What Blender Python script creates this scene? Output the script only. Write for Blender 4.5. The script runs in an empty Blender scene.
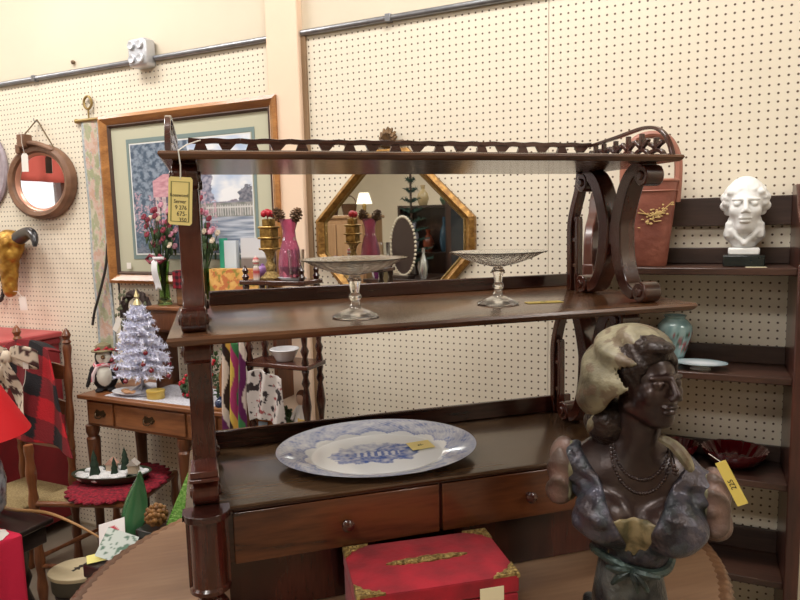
import bpy, bmesh, math, random
import numpy as np
from mathutils import Vector, Matrix, Euler, noise
S = bpy.context.scene
C = S.collection
PI = math.pi
rnd = random.Random(7)

# ------------------------------------------------------------------ camera, world, light, exposure
cam_d = bpy.data.cameras.new('camera'); cam = bpy.data.objects.new('camera', cam_d); C.objects.link(cam)
cam_d.sensor_width = 36; cam_d.lens = 650 / 800 * 36; cam_d.clip_start = 0.02; cam_d.clip_end = 60
_r = Vector((0.90870147, 0.41676412, -0.02386004)); _u = Vector((-0.02685674, 0.11540512, 0.99295537))
_f = Vector((-0.41658174, 0.90165921, -0.11606173))
m = Matrix.Identity(4)
for i in range(3):
    m[i][0] = _r[i]; m[i][1] = _u[i]; m[i][2] = -_f[i]; m[i][3] = (0.0, -2.352, 1.6)[i]
cam.matrix_world = m
S.camera = cam
S.view_settings.view_transform = 'Standard'; S.view_settings.look = 'None'
S.view_settings.gamma = 1; S.view_settings.use_curve_mapping = False
S.view_settings.exposure = 0.04
S.cycles.max_bounces = 8; S.cycles.transmission_bounces = 8; S.cycles.transparent_max_bounces = 8
S.cycles.sample_clamp_indirect = 6
S.cycles.caustics_refractive = False; S.cycles.caustics_reflective = False

W = bpy.data.worlds.new('world'); S.world = W; W.use_nodes = True
bg = W.node_tree.nodes['Background']; bg.inputs[0].default_value = (0.93, 0.96, 1.0, 1); bg.inputs[1].default_value = 2.0

LAMP_POWER = 36.0                       # watts of each ceiling troffer
def area(name, loc, sx, sy, power, col, rot=(0, 0, 0)):
    d = bpy.data.lights.new(name, 'AREA'); d.shape = 'RECTANGLE'; d.size = sx; d.size_y = sy
    d.energy = power; d.color = col
    o = bpy.data.objects.new(name, d); C.objects.link(o); o.location = loc; o.rotation_euler = rot
    return o
CEIL = 3.6
TROFFERS = [(-4.9, -1.05), (-2.7, -1.05), (-0.5, -1.05), (2.7, -1.7), (-3.8, -3.9), (-0.5, -3.3), (-2.3, -6.4)]
for i, (x, y) in enumerate(TROFFERS):
    area('troffer_light', (x, y, CEIL - 0.09), 1.15, 0.5, LAMP_POWER, (1.0, 0.975, 0.95))

# ------------------------------------------------------------------ helpers
def tag(o, label=None, cat=None, group=None, kind=None):
    if label: o['label'] = label
    if cat: o['category'] = cat
    if group: o['group'] = group
    if kind: o['kind'] = kind
    return o
def thing(name, label, cat, loc=(0, 0, 0), rz=0.0, group=None):
    o = bpy.data.objects.new(name, None); o.empty_display_size = 0.05; C.objects.link(o)
    o.location = loc; o.rotation_euler = (0, 0, rz)
    return tag(o, label, cat, group)
def dup(root, loc, rz=0.0, label=None, rot=None, scale=None):
    r = root.copy(); C.objects.link(r); r.location = loc
    r.rotation_euler = rot if rot else (0, 0, rz)
    if scale: r.scale = (scale,) * 3
    if label: r['label'] = label
    for ch in list(root.children):
        c = ch.copy(); C.objects.link(c); c.parent = r
        for g in list(ch.children):
            d = g.copy(); C.objects.link(d); d.parent = c
    return r

class MB:
    """collects shapes into one mesh"""
    def __init__(s, M=None): s.v = []; s.f = []; s.mi = []; s.M = M or Matrix.Identity(4); s.m = 0
    def add(s, vs, fs, m=None):
        n = len(s.v); M = s.M
        s.v.extend([tuple(M @ Vector(p)) for p in vs]); s.f.extend([tuple(i + n for i in f) for f in fs])
        s.mi.extend([s.m if m is None else m] * len(fs)); return s
    def box(s, x0, x1, y0, y1, z0, z1, m=None):
        return s.add([(x0,y0,z0),(x1,y0,z0),(x1,y1,z0),(x0,y1,z0),(x0,y0,z1),(x1,y0,z1),(x1,y1,z1),(x0,y1,z1)],
                     [(3,2,1,0),(4,5,6,7),(0,1,5,4),(1,2,6,5),(2,3,7,6),(3,0,4,7)], m)
    def lathe(s, prof, c=(0,0,0), seg=28, m=None, sx=1, sy=1, a0=0, wav=None, cap=True):
        vs = []; fs = []
        for r, z in prof:
            for k in range(seg):
                a = a0 + 2*PI*k/seg; q = r * (wav(a, z) if wav else 1)
                vs.append((c[0]+q*sx*math.cos(a), c[1]+q*sy*math.sin(a), c[2]+z))
        for i in range(len(prof)-1):
            for k in range(seg):
                k2 = (k+1) % seg; fs.append((i*seg+k, i*seg+k2, (i+1)*seg+k2, (i+1)*seg+k))
        if cap:
            if prof[0][0] > 1e-5: fs.append(tuple(reversed(range(seg))))
            if prof[-1][0] > 1e-5: fs.append(tuple((len(prof)-1)*seg+k for k in range(seg)))
        return s.add(vs, fs, m)
    def tube(s, pts, r, seg=8, m=None, closed=False, flat=None):
        pts = [Vector(p) for p in pts]; n = len(pts)
        rr = r if isinstance(r, (list, tuple)) else [r]*n
        vs = []; fs = []; up = None
        for i, p in enumerate(pts):
            a = pts[i-1] if (i > 0 or closed) else pts[i]; b = pts[(i+1) % n] if (i < n-1 or closed) else pts[i]
            t = (b-a); t = t.normalized() if t.length > 1e-9 else Vector((0,0,1))
            if up is None: up = t.orthogonal().normalized()
            up = (up - t*up.dot(t)); up = up.normalized() if up.length > 1e-6 else t.orthogonal().normalized()
            sd = t.cross(up)
            for k in range(seg):
                an = 2*PI*k/seg; vs.append(p + rr[i]*(math.cos(an)*up + math.sin(an)*sd))
        L = n if closed else n-1
        for i in range(L):
            for k in range(seg):
                k2 = (k+1) % seg; j = (i+1) % n
                fs.append((i*seg+k, i*seg+k2, j*seg+k2, j*seg+k))
        if not closed: fs.append(tuple(reversed(range(seg)))); fs.append(tuple((n-1)*seg+k for k in range(seg)))
        return s.add(vs, fs, m)
    def ell(s, c, r, seg=16, rings=10, m=None, R=None, fn=None):
        vs = []; fs = []
        for i in range(rings+1):
            th = PI*i/rings
            for k in range(seg):
                a = 2*PI*k/seg; d = Vector((math.sin(th)*math.cos(a), math.sin(th)*math.sin(a), -math.cos(th)))
                q = Vector((d.x*r[0], d.y*r[1], d.z*r[2]))
                if fn: q *= fn(d)
                if R: q = R @ q
                vs.append((c[0]+q.x, c[1]+q.y, c[2]+q.z))
        for i in range(rings):
            for k in range(seg):
                k2 = (k+1) % seg; fs.append((i*seg+k, i*seg+k2, (i+1)*seg+k2, (i+1)*seg+k))
        return s.add(vs, fs, m)
    def prism(s, poly, a0, a1, plane='xz', m=None):
        """polygon in a plane extruded along the third axis from a0 to a1"""
        P = {'xz': lambda p, t: (p[0], t, p[1]), 'xy': lambda p, t: (p[0], p[1], t), 'yz': lambda p, t: (t, p[0], p[1])}[plane]
        n = len(poly)
        return s.add([P(p, a0) for p in poly] + [P(p, a1) for p in poly],
                     [tuple(range(n)), tuple(reversed(range(n, 2*n)))] + [((i+1) % n, i, n+i, n+(i+1) % n) for i in range(n)], m)
    def ribbon(s, path, w, a0, a1, plane='yz', m=None, closed=False):
        """a band following a 2D path, w wide in the plane, extruded along the third axis"""
        P = {'xz': lambda p, t: (p[0], t, p[1]), 'xy': lambda p, t: (p[0], p[1], t), 'yz': lambda p, t: (t, p[0], p[1])}[plane]
        n = len(path); ww = w if isinstance(w, (list, tuple)) else [w]*n; vs = []; fs = []
        for i, p in enumerate(path):
            a = path[i-1] if (i > 0 or closed) else path[i]; b = path[(i+1) % n] if (i < n-1 or closed) else path[i]
            tx, ty = b[0]-a[0], b[1]-a[1]; l = math.hypot(tx, ty) or 1; nx, ny = -ty/l*ww[i]/2, tx/l*ww[i]/2
            A = (p[0]+nx, p[1]+ny); B = (p[0]-nx, p[1]-ny)
            vs += [P(A, a0), P(B, a0), P(B, a1), P(A, a1)]
        for i in range(n if closed else n-1):
            j = (i+1) % n
            for k in range(4):
                k2 = (k+1) % 4; fs.append((i*4+k, i*4+k2, j*4+k2, j*4+k))
        if not closed: fs += [(3,2,1,0), tuple((n-1)*4+k for k in range(4))]
        return s.add(vs, fs, m)
    def grid(s, fn, nu, nv, m=None, closed_u=False):
        vs = [fn(i/nu, j/nv) for j in range(nv+1) for i in range(nu+1)]
        return s.add(vs, [(j*(nu+1)+i, j*(nu+1)+i+1, (j+1)*(nu+1)+i+1, (j+1)*(nu+1)+i) for j in range(nv) for i in range(nu)], m)
    def build(s, name, mats, parent=None, smooth=True, bevel=0, subd=0, solid=0, loc=None, rot=None, angle=40, colour=None):
        me = bpy.data.meshes.new(name); me.from_pydata(s.v, [], s.f)
        if not isinstance(mats, (list, tuple)): mats = [mats]
        for mt in mats: me.materials.append(mt)
        me.polygons.foreach_set('material_index', [min(k, len(mats)-1) for k in s.mi])
        b = bmesh.new(); b.from_mesh(me); bmesh.ops.recalc_face_normals(b, faces=b.faces); b.to_mesh(me); b.free()
        if colour is not None:
            ca = me.color_attributes.new('Col', 'FLOAT_COLOR', 'POINT')
            ca.data.foreach_set('color', np.array([tuple(colour(Vector(v)))[:3] + (1.0,) for v in s.v], dtype=np.float32).ravel())
        if smooth:
            me.polygons.foreach_set('use_smooth', [True]*len(me.polygons)); me.set_sharp_from_angle(angle=math.radians(angle))
        me.update()
        o = bpy.data.objects.new(name, me); C.objects.link(o)
        if parent is not None: o.parent = parent
        if loc is not None: o.location = loc
        if rot is not None: o.rotation_euler = rot
        if solid: q = o.modifiers.new('solid', 'SOLIDIFY'); q.thickness = solid; q.offset = 0
        if bevel: q = o.modifiers.new('bevel', 'BEVEL'); q.width = bevel; q.segments = 2; q.limit_method = 'ANGLE'; q.angle_limit = math.radians(35)
        if subd: q = o.modifiers.new('sub', 'SUBSURF'); q.levels = subd; q.render_levels = subd
        return o
def bezier(p0, p1, p2, p3, n=10):
    out = []
    for i in range(n+1):
        t = i/n; a = (1-t)**3; b = 3*t*(1-t)**2; c = 3*t*t*(1-t); d = t**3
        out.append(tuple(a*x+b*y+c*z+d*w for x, y, z, w in zip(p0, p1, p2, p3)))
    return out
def catmull(P, n=6):
    out = []; Q = [P[0]] + list(P) + [P[-1]]
    for i in range(1, len(Q)-2):
        for k in range(n):
            t = k/n
            out.append(tuple(0.5*((2*b) + (-a+c)*t + (2*a-5*b+4*c-d)*t*t + (-a+3*b-3*c+d)*t**3) for a, b, c, d in zip(Q[i-1], Q[i], Q[i+1], Q[i+2])))
    out.append(tuple(P[-1])); return out

# ---- materials
def lin(c):
    return tuple(((x/255)/12.92 if x/255 <= 0.04045 else ((x/255+0.055)/1.055)**2.4) for x in c)
_mats = {}
def mat(name, rgb, rough=0.6, metal=0.0, spec=0.5, coat=0.0, nscale=0, namt=0.15, bump=0, bscale=60, emit=None, estr=1, rgb2=None, sheen=0, alpha=1, stretch=(1,1,1)):
    if name in _mats: return _mats[name]
    M = bpy.data.materials.new(name); M.use_nodes = True; N = M.node_tree.nodes; L = M.node_tree.links
    B = N['Principled BSDF']; c = lin(rgb)
    B.inputs['Base Color'].default_value = (*c, 1); B.inputs['Roughness'].default_value = rough; B.inputs['Metallic'].default_value = metal
    B.inputs['Specular IOR Level'].default_value = spec; B.inputs['Coat Weight'].default_value = coat; B.inputs['Coat Roughness'].default_value = 0.1
    if sheen: B.inputs['Sheen Weight'].default_value = sheen
    if nscale or bump:
        tc = N.new('ShaderNodeTexCoord'); mp = N.new('ShaderNodeMapping'); L.new(tc.outputs['Object'], mp.inputs[0]); mp.inputs['Scale'].default_value = stretch
    if nscale:
        n = N.new('ShaderNodeTexNoise'); n.inputs['Scale'].default_value = nscale; n.inputs['Detail'].default_value = 5; L.new(mp.outputs[0], n.inputs[0])
        cr = N.new('ShaderNodeValToRGB'); c2 = lin(rgb2) if rgb2 else tuple(x*(1-namt*2) for x in c)
        cr.color_ramp.elements[0].position = 0.35; cr.color_ramp.elements[1].position = 0.65
        cr.color_ramp.elements[0].color = (*c2, 1); cr.color_ramp.elements[1].color = (*c, 1)
        L.new(n.outputs[0], cr.inputs[0]); L.new(cr.outputs[0], B.inputs['Base Color'])
    if bump:
        n2 = N.new('ShaderNodeTexNoise'); n2.inputs['Scale'].default_value = bscale; n2.inputs['Detail'].default_value = 4; L.new(mp.outputs[0], n2.inputs[0])
        bp = N.new('ShaderNodeBump'); bp.inputs['Strength'].default_value = bump; bp.inputs['Distance'].default_value = 0.01; L.new(n2.outputs[0], bp.inputs['Height']); L.new(bp.outputs[0], B.inputs['Normal'])
    if emit: B.inputs['Emission Color'].default_value = (*lin(emit), 1); B.inputs['Emission Strength'].default_value = estr
    if alpha < 1: B.inputs['Alpha'].default_value = alpha
    _mats[name] = M; return M
def wood(name, dark, light, axis=0, scale=9, rough=0.28, coat=0.3, fine=1.0):
    if name in _mats: return _mats[name]
    M = bpy.data.materials.new(name); M.use_nodes = True; N = M.node_tree.nodes; L = M.node_tree.links; B = N['Principled BSDF']
    tc = N.new('ShaderNodeTexCoord'); mp = N.new('ShaderNodeMapping'); L.new(tc.outputs['Object'], mp.inputs[0])
    sc = [1.0, 1.0, 1.0]; sc[axis] = 0.12; mp.inputs['Scale'].default_value = sc
    n = N.new('ShaderNodeTexNoise'); n.inputs['Scale'].default_value = scale; n.inputs['Detail'].default_value = 8; n.inputs['Distortion'].default_value = 0.8; L.new(mp.outputs[0], n.inputs[0])
    n2 = N.new('ShaderNodeTexNoise'); n2.inputs['Scale'].default_value = scale*14*fine; n2.inputs['Detail'].default_value = 3; L.new(mp.outputs[0], n2.inputs[0])
    mx = N.new('ShaderNodeMath'); mx.operation = 'MULTIPLY_ADD'; mx.inputs[1].default_value = 0.35; L.new(n2.outputs[0], mx.inputs[0])
    sb = N.new('ShaderNodeMath'); sb.operation = 'SUBTRACT'; sb.inputs[1].default_value = 0.17; L.new(n.outputs[0], sb.inputs[0]); L.new(sb.outputs[0], mx.inputs[2])
    cr = N.new('ShaderNodeValToRGB'); cr.color_ramp.elements[0].position = 0.32; cr.color_ramp.elements[1].position = 0.68
    cr.color_ramp.elements[0].color = (*lin(dark), 1); cr.color_ramp.elements[1].color = (*lin(light), 1)
    L.new(mx.outputs[0], cr.inputs[0]); L.new(cr.outputs[0], B.inputs['Base Color'])
    B.inputs['Roughness'].default_value = rough; B.inputs['Coat Weight'].default_value = coat; B.inputs['Coat Roughness'].default_value = 0.12
    bp = N.new('ShaderNodeBump'); bp.inputs['Strength'].default_value = 0.06; bp.inputs['Distance'].default_value = 0.004; L.new(n2.outputs[0], bp.inputs['Height']); L.new(bp.outputs[0], B.inputs['Normal'])
    _mats[name] = M; return M
def glass(name, rgb=(255, 255, 255), rough=0.02, ior=1.45, bump=0, bscale=60):
    if name in _mats: return _mats[name]
    M = mat(name, rgb, rough, bump=bump, bscale=bscale); B = M.node_tree.nodes['Principled BSDF']
    B.inputs['Transmission Weight'].default_value = 1; B.inputs['IOR'].default_value = ior; return M
def vcol(name, rough=0.6, coat=0.0, bump=0, bscale=80, metal=0.0, spec=0.5):
    """a material that takes its colour from the mesh's own painted pattern"""
    if name in _mats: return _mats[name]
    M = mat(name, (128, 128, 128), rough, metal=metal, coat=coat, bump=bump, bscale=bscale, spec=spec); N = M.node_tree.nodes
    a = N.new('ShaderNodeVertexColor'); a.layer_name = 'Col'; M.node_tree.links.new(a.outputs[0], N['Principled BSDF'].inputs['Base Color']); return M
def nz(x, y, z=0.0): return noise.noise(Vector((x, y, z)))
def fbm(x, y, z=0.0): return noise.fractal(Vector((x, y, z)), 1.0, 2.0, 4)
def mix(a, b, t): t = max(0, min(1, t)); return tuple(p*(1-t)+q*t for p, q in zip(a, b))

# ---- sculpting: signed distance fields turned into a mesh
def sd_ell(P, c, r, R=None):
    q = P - np.array(c)
    if R is not None: q = q @ np.array(R)
    r = np.array(r); k0 = np.linalg.norm(q/r, axis=-1); k1 = np.linalg.norm(q/(r*r), axis=-1)
    return k0*(k0-1)/np.maximum(k1, 1e-9)
def sd_cap(P, a, b, ra, rb=None):
    rb = ra if rb is None else rb; a = np.array(a, float); b = np.array(b, float); ab = b-a
    t = np.clip(((P-a)@ab)/(ab@ab), 0, 1); return np.linalg.norm(P-(a+t[..., None]*ab), axis=-1) - (ra+(rb-ra)*t)
def sd_box(P, c, h, r=0.0, R=None):
    q = P-np.array(c)
    if R is not None: q = q @ np.array(R)
    q = np.abs(q)-np.array(h)+r
    return np.linalg.norm(np.maximum(q, 0), axis=-1)+np.minimum(q.max(-1), 0)-r
def smin(a, b, k):
    h = np.clip(0.5+0.5*(b-a)/k, 0, 1); return b*(1-h)+a*h-k*h*(1-h)
def smax(a, b, k): return -smin(-a, -b, k)
def carve(fn, lo, hi, res):
    lo = np.array(lo, float); hi = np.array(hi, float); n = np.maximum(3, np.ceil((hi-lo)/res).astype(int)+1)
    ax = [lo[i]+res*np.arange(n[i]) for i in range(3)]
    G = np.stack(np.meshgrid(*ax, indexing='ij'), -1); V = fn(G.reshape(-1, 3)).reshape(n)
    ins = V < 0; cx = ins[:-1, :-1, :-1].astype(int)*0
    cnt = sum(ins[i:n[0]-1+i, j:n[1]-1+j, k:n[2]-1+k].astype(int) for i in (0, 1) for j in (0, 1) for k in (0, 1))
    act = (cnt > 0) & (cnt < 8); idx = -np.ones(act.shape, int); A = np.argwhere(act); idx[act] = np.arange(len(A))
    acc = np.zeros((len(A), 3)); num = np.zeros(len(A))
    cor = [(i, j, k) for i in (0, 1) for j in (0, 1) for k in (0, 1)]
    for a in cor:
        for d in range(3):
            if a[d] == 0:
                b = list(a); b[d] = 1
                va = V[A[:, 0]+a[0], A[:, 1]+a[1], A[:, 2]+a[2]]; vb = V[A[:, 0]+b[0], A[:, 1]+b[1], A[:, 2]+b[2]]
                c = (va < 0) != (vb < 0); t = np.where(c, va/np.where(np.abs(va-vb) < 1e-12, 1, va-vb), 0)
                p = np.array(a, float)[None]+np.zeros((len(A), 3)); p[:, d] += t
                acc[c] += p[c]; num[c] += 1
    vs = lo+res*(A+acc/np.maximum(num, 1)[:, None]); fs = []
    for d in range(3):
        e1, e2 = (d+1) % 3, (d+2) % 3
        a = [slice(None)]*3; b = [slice(None)]*3; a[d] = slice(0, -1); b[d] = slice(1, None)
        cr = ins[tuple(a)] != ins[tuple(b)]; E = np.argwhere(cr)
        E = E[(E[:, e1] > 0) & (E[:, e2] > 0) & (E[:, e1] < n[e1]-1) & (E[:, e2] < n[e2]-1)]
        q = []
        for o1, o2 in ((0, 0), (1, 0), (1, 1), (0, 1)):
            c = E.copy(); c[:, e1] -= o1; c[:, e2] -= o2; q.append(idx[c[:, 0], c[:, 1], c[:, 2]])
        Q = np.stack(q, -1); fl = ins[E[:, 0], E[:, 1], E[:, 2]]; Q[~fl] = Q[~fl][:, ::-1]; fs += Q[(Q >= 0).all(1)].tolist()
    return vs, fs
def sculpt(name, fn, lo, hi, res, mats, parent=None, colour=None, M=None, smooth_it=2):
    vs, fs = carve(fn, lo, hi, res)
    mb = MB(M); mb.add([tuple(v) for v in vs], fs)
    o = mb.build(name, mats, parent, angle=180, colour=colour)
    if smooth_it:
        q = o.modifiers.new('soft', 'SMOOTH'); q.iterations = smooth_it; q.factor = 0.5
    return o
_glyphs = {}
def lettering(name, text, size, mt, parent, loc, rot, ext=0.0003):
    cu = bpy.data.curves.new(name, 'FONT'); cu.body = text; cu.size = size; cu.align_x = 'CENTER'; cu.align_y = 'CENTER'; cu.extrude = ext; cu.resolution_u = 2
    o = bpy.data.objects.new(name, cu); dg = bpy.context.evaluated_depsgraph_get(); C.objects.link(o)
    bpy.context.view_layer.update(); me = bpy.data.meshes.new_from_object(o.evaluated_get(bpy.context.evaluated_depsgraph_get()))
    bpy.data.objects.remove(o); p = bpy.data.objects.new(name, me); me.materials.clear(); me.materials.append(mt); C.objects.link(p)
    p.parent = parent; p.location = loc; p.rotation_euler = rot; return p

# ------------------------------------------------------------------ the room
M_wall = mat('wall_paint', (226, 214, 192), 0.75, nscale=3, namt=0.02, bump=0.05, bscale=150)
M_pil = mat('pilaster_paint', (244, 216, 190), 0.6, nscale=5, namt=0.02, bump=0.04, bscale=80)
def peg_mat():
    M = mat('pegboard', (236, 226, 206), 0.55, nscale=5, namt=0.015); N = M.node_tree.nodes; L = M.node_tree.links; B = N['Principled BSDF']
    base = B.inputs['Base Color'].links[0].from_socket
    tc = N.new('ShaderNodeTexCoord'); sp = N.new('ShaderNodeSeparateXYZ'); L.new(tc.outputs['Object'], sp.inputs[0])
    def cell(s, off):
        a = N.new('ShaderNodeMath'); a.operation = 'MULTIPLY_ADD'; a.inputs[1].default_value = 1/0.0254; a.inputs[2].default_value = off; L.new(s, a.inputs[0])
        f = N.new('ShaderNodeMath'); f.operation = 'FRACT'; L.new(a.outputs[0], f.inputs[0])
        g = N.new('ShaderNodeMath'); g.operation = 'SUBTRACT'; g.inputs[1].default_value = 0.5; L.new(f.outputs[0], g.inputs[0]); return g.outputs[0]
    x = cell(sp.outputs[0], 0.36); z = cell(sp.outputs[2], -0.1)
    cb = N.new('ShaderNodeCombineXYZ'); L.new(x, cb.inputs[0]); L.new(z, cb.inputs[1])
    ln = N.new('ShaderNodeVectorMath'); ln.operation = 'LENGTH'; L.new(cb.outputs[0], ln.inputs[0])
    mr = N.new('ShaderNodeMapRange'); mr.inputs[1].default_value = 0.115; mr.inputs[2].default_value = 0.165; mr.inputs[3].default_value = 1; mr.inputs[4].default_value = 0; L.new(ln.outputs['Value'], mr.inputs[0])
    mx = N.new('ShaderNodeMix'); mx.data_type = 'RGBA'; L.new(mr.outputs[0], mx.inputs[0]); L.new(base, mx.inputs[6]); mx.inputs[7].default_value = (*lin((88, 66, 46)), 1)
    L.new(mx.outputs[2], B.inputs['Base Color']); return M
M_peg = peg_mat()
M_floor = mat('floor_tile', (150, 138, 122), 0.5, nscale=4, namt=0.08)
M_ceil = mat('ceiling_tile', (235, 230, 220), 0.9, nscale=20, namt=0.04)
M_metal = mat('galvanised', (150, 152, 158), 0.35, metal=0.85, nscale=30, namt=0.1)
M_screw = mat('screw_brown', (120, 100, 78), 0.8)  # plain dark brown of the screw head
X0, X1, Y0 = -6.5, 3.6, -7.6
def st(name, mb, mt, **k): return tag(mb.build(name, mt, smooth=False, **k), kind='structure')
st('floor', MB().box(X0, X1, Y0, 0.2, -0.1, 0), M_floor)
st('ceiling', MB().box(X0, X1, Y0, 0.2, CEIL, CEIL+0.1), M_ceil)
st('wall_back', MB().box(X0, X1, 0.008, 0.2, 0, CEIL), M_wall)
st('wall_right', MB().box(X1, X1+0.15, Y0, 0.2, 0, CEIL), M_wall)
st('wall_front', MB().box(X0, X1, Y0-0.15, Y0, 0, CEIL), M_wall)
# left wall with a shop window
wy0, wy1, wz0, wz1 = -4.0, -1.7, 0.7, 2.45
st('wall_left', MB().box(X0-0.15, X0, Y0, wy0, 0, CEIL).box(X0-0.15, X0, wy1, 0.2, 0, CEIL).box(X0-0.15, X0, wy0, wy1, 0, wz0).box(X0-0.15, X0, wy0, wy1, wz1, CEIL), M_wall)
wf = MB()
for a in (wy0, -2.86, wy1-0.08): wf.box(X0-0.1, X0+0.02, a, a+0.08, wz0, wz1)
wf.box(X0-0.1, X0+0.02, wy0, wy1, wz0, wz0+0.08); wf.box(X0-0.1, X0+0.02, wy0, wy1, wz1-0.08, wz1)
M_wfr = mat('window_frame_brown', (92, 62, 50), 0.5)
w1 = st('window_1', wf, M_wfr)
gl = mat('window_glass', (255, 255, 255), 0.0, alpha=0.12); st('window_glass', MB().box(X0-0.05, X0-0.045, wy0, wy1, wz0, wz1), gl).parent = w1
# pegboard panels (the seams are real gaps between the sheets)
ZP = 2.368
for i, (a, b) in enumerate([(-6.4, -3.938), (-3.936, -2.718), (-2.716, -1.66), (-1.503, -0.4955), (-0.4935, 0.7255), (0.7275, 1.9465), (1.9485, 3.5)]):
    st('trim_%d' % (i+1), MB().box(a, b, 0.0, 0.008, 0.02, ZP), M_peg)
st('trim_8', MB().box(-1.655, -1.50, -0.035, 0.008, 0.0, CEIL), M_pil, bevel=0.006)
st('trim_9', MB().box(-1.50, -1.478, -0.012, 0.008, 0.0, ZP), mat('brown_edging', (150, 122, 92), 0.6, nscale=12, namt=0.1))

# ceiling troffers
M_diff = mat('lamp_diffuser', (255, 252, 245), 0.5, emit=(255, 247, 232), estr=3.0)
M_wmet = mat('white_enamel', (225, 225, 222), 0.4)
t0 = None
for i, (x, y) in enumerate(TROFFERS):
    lab = 'rectangular fluorescent ceiling lamp with a glowing white diffuser'
    if i == 0:
        t0 = thing('ceiling_lamp', lab, 'lamp', (x, y, CEIL), group='fluorescent lamps in the ceiling')
        MB().box(-0.64, 0.64, -0.32, -0.28, -0.07, 0).box(-0.64, 0.64, 0.28, 0.32, -0.07, 0).box(-0.64, -0.6, -0.28, 0.28, -0.07, 0).box(0.6, 0.64, -0.28, 0.28, -0.07, 0).build('lamp_housing', M_wmet, t0, smooth=False)
        MB().box(-0.6, 0.6, -0.28, 0.28, -0.05, -0.04).build('diffuser', M_diff, t0, smooth=False)
    else: dup(t0, (x, y, CEIL))

# conduit along the pegboard top, and the cast junction box on it
t = thing('metal_conduit', 'long grey metal conduit running along the top of the pegboard', 'conduit', (-1.5, -0.01, ZP+0.012))
for a, b in ((-4.9, -0.905), (-0.785, -0.155), (0.005, 4.9)):
    MB().tube([(a, 0, 0), (b, 0, 0)], 0.0125, 10).build('pipe', M_metal, t)
for x in (-1.6, 0.4, 1.3, 2.6): MB().box(x-0.012, x+0.012, -0.015, 0.012, -0.015, 0.015).build('pipe_strap', M_metal, t, bevel=0.002)
t = thing('junction_box', 'silver cast metal junction box with four round bosses, on the conduit above the framed picture', 'electrical box', (-2.345, 0.005, ZP+0.035))
MB().box(-0.055, 0.055, -0.07, 0, -0.062, 0.062).build('box_body', mat('cast_aluminium', (205, 208, 215), 0.42, metal=0.6, bump=0.3, bscale=60), t, bevel=0.014)
c = MB(Matrix.Translation((0, -0.07, 0)) @ Matrix.Rotation(PI/2, 4, 'X'))
for x in (-0.026, 0.026):
    for z in (-0.03, 0.03): c.lathe([(0.02, -0.002), (0.02, 0.006), (0.016, 0.009), (0.008, 0.007), (0.0, 0.007)], (x, z, 0), 16)
c.build('screw_bosses', mat('cast_aluminium', (205, 208, 215)), t)
t = thing('pegboard_screw', 'small dark screw head in the wall just above the conduit, left of the junction box', 'screw', (-2.83, 0.0, 2.43))
MB().ell((0, 0, 0), (0.01, 0.012, 0.01), 10, 6).build('screw_head', M_screw, t)

# ------------------------------------------------------------------ the étagère and the round table it stands on
EA = 0.7127122506
EO = Vector((-0.86683412, -1.47446104, 0.7605))
eu = Vector((math.cos(EA), math.sin(EA), 0)); ev = Vector((-math.sin(EA), math.cos(EA), 0))
def E(u, v, z): return EO + eu*u + ev*v + Vector((0, 0, z))       # étagère frame -> room, z above the table
M_mah = wood('mahogany', (34, 15, 13), (78, 42, 34), 0, 8, 0.22, 0.5)
M_mahv = wood('mahogany_upright', (30, 12, 10), (82, 38, 28), 2, 9, 0.2, 0.6)
M_mahtop = wood('mahogany_shelf', (56, 32, 20), (120, 80, 52), 0, 7, 0.26, 0.3)
M_mahbase = wood('mahogany_base_top', (48, 30, 20), (96, 72, 50), 0, 7, 0.26, 0.35)
M_draw = wood('mahogany_drawer', (40, 20, 11), (104, 58, 32), 0, 7, 0.24, 0.4)

# oval table, etagere frame
tb = thing('oval_table', 'large oval brown table with a rope-carved rim under the tall open shelf stand', 'table', (EO.x, EO.y, 0), EA)
cx, cy, ra, rb = 0.51, 0.25, 0.80, 0.64
c = MB()
prof = [(0, -0.028), (0.94, -0.028), (0.975, -0.02), (0.975, -0.004), (0.965, 0.0), (0, 0.0)]
c.lathe([(max(r, 1e-6)*1.0, z) for r, z in prof], (cx, cy, 0.76), 96, sx=ra, sy=rb)
M_tab = wood('table_walnut', (118, 88, 66), (146, 116, 90), 0, 6, 0.42, 0.12)
c.build('tabletop', M_tab, tb)
c = MB()
def rope(a, z): return 1 + 0.004*math.sin(a*150 + z*90)
c.lathe([(0.955, -0.03), (0.99, -0.024), (1.0, -0.014), (0.99, -0.002), (0.97, 0.003), (0.955, -0.001)], (cx, cy, 0.76), 660, sx=ra, sy=rb, wav=rope, cap=False)
c.build('rope_rim', wood('table_rim_walnut', (84, 54, 36), (140, 104, 74), 0, 6, 0.4, 0.2), tb, angle=80)
MB().lathe([(0.16, 0.02), (0.15, 0.06), (0.07, 0.09), (0.055, 0.16), (0.085, 0.26), (0.1, 0.36), (0.06, 0.46), (0.05, 0.56), (0.09, 0.62), (0.2, 0.70), (0.24, 0.732)], (cx, cy, 0), 32).build('pedestal', M_mahv, tb)
for k in range(4):
    a = PI/4 + k*PI/2; P = [(0.1, 0.2), (0.24, 0.19), (0.36, 0.1), (0.46, 0.035)]
    P = catmull(P, 5)
    MB().tube([(cx+r*math.cos(a), cy+r*math.sin(a), z) for r, z in P], [0.045-0.02*i/len(P) for i in range(len(P))], 10).build('leg', M_mahv, tb)

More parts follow.
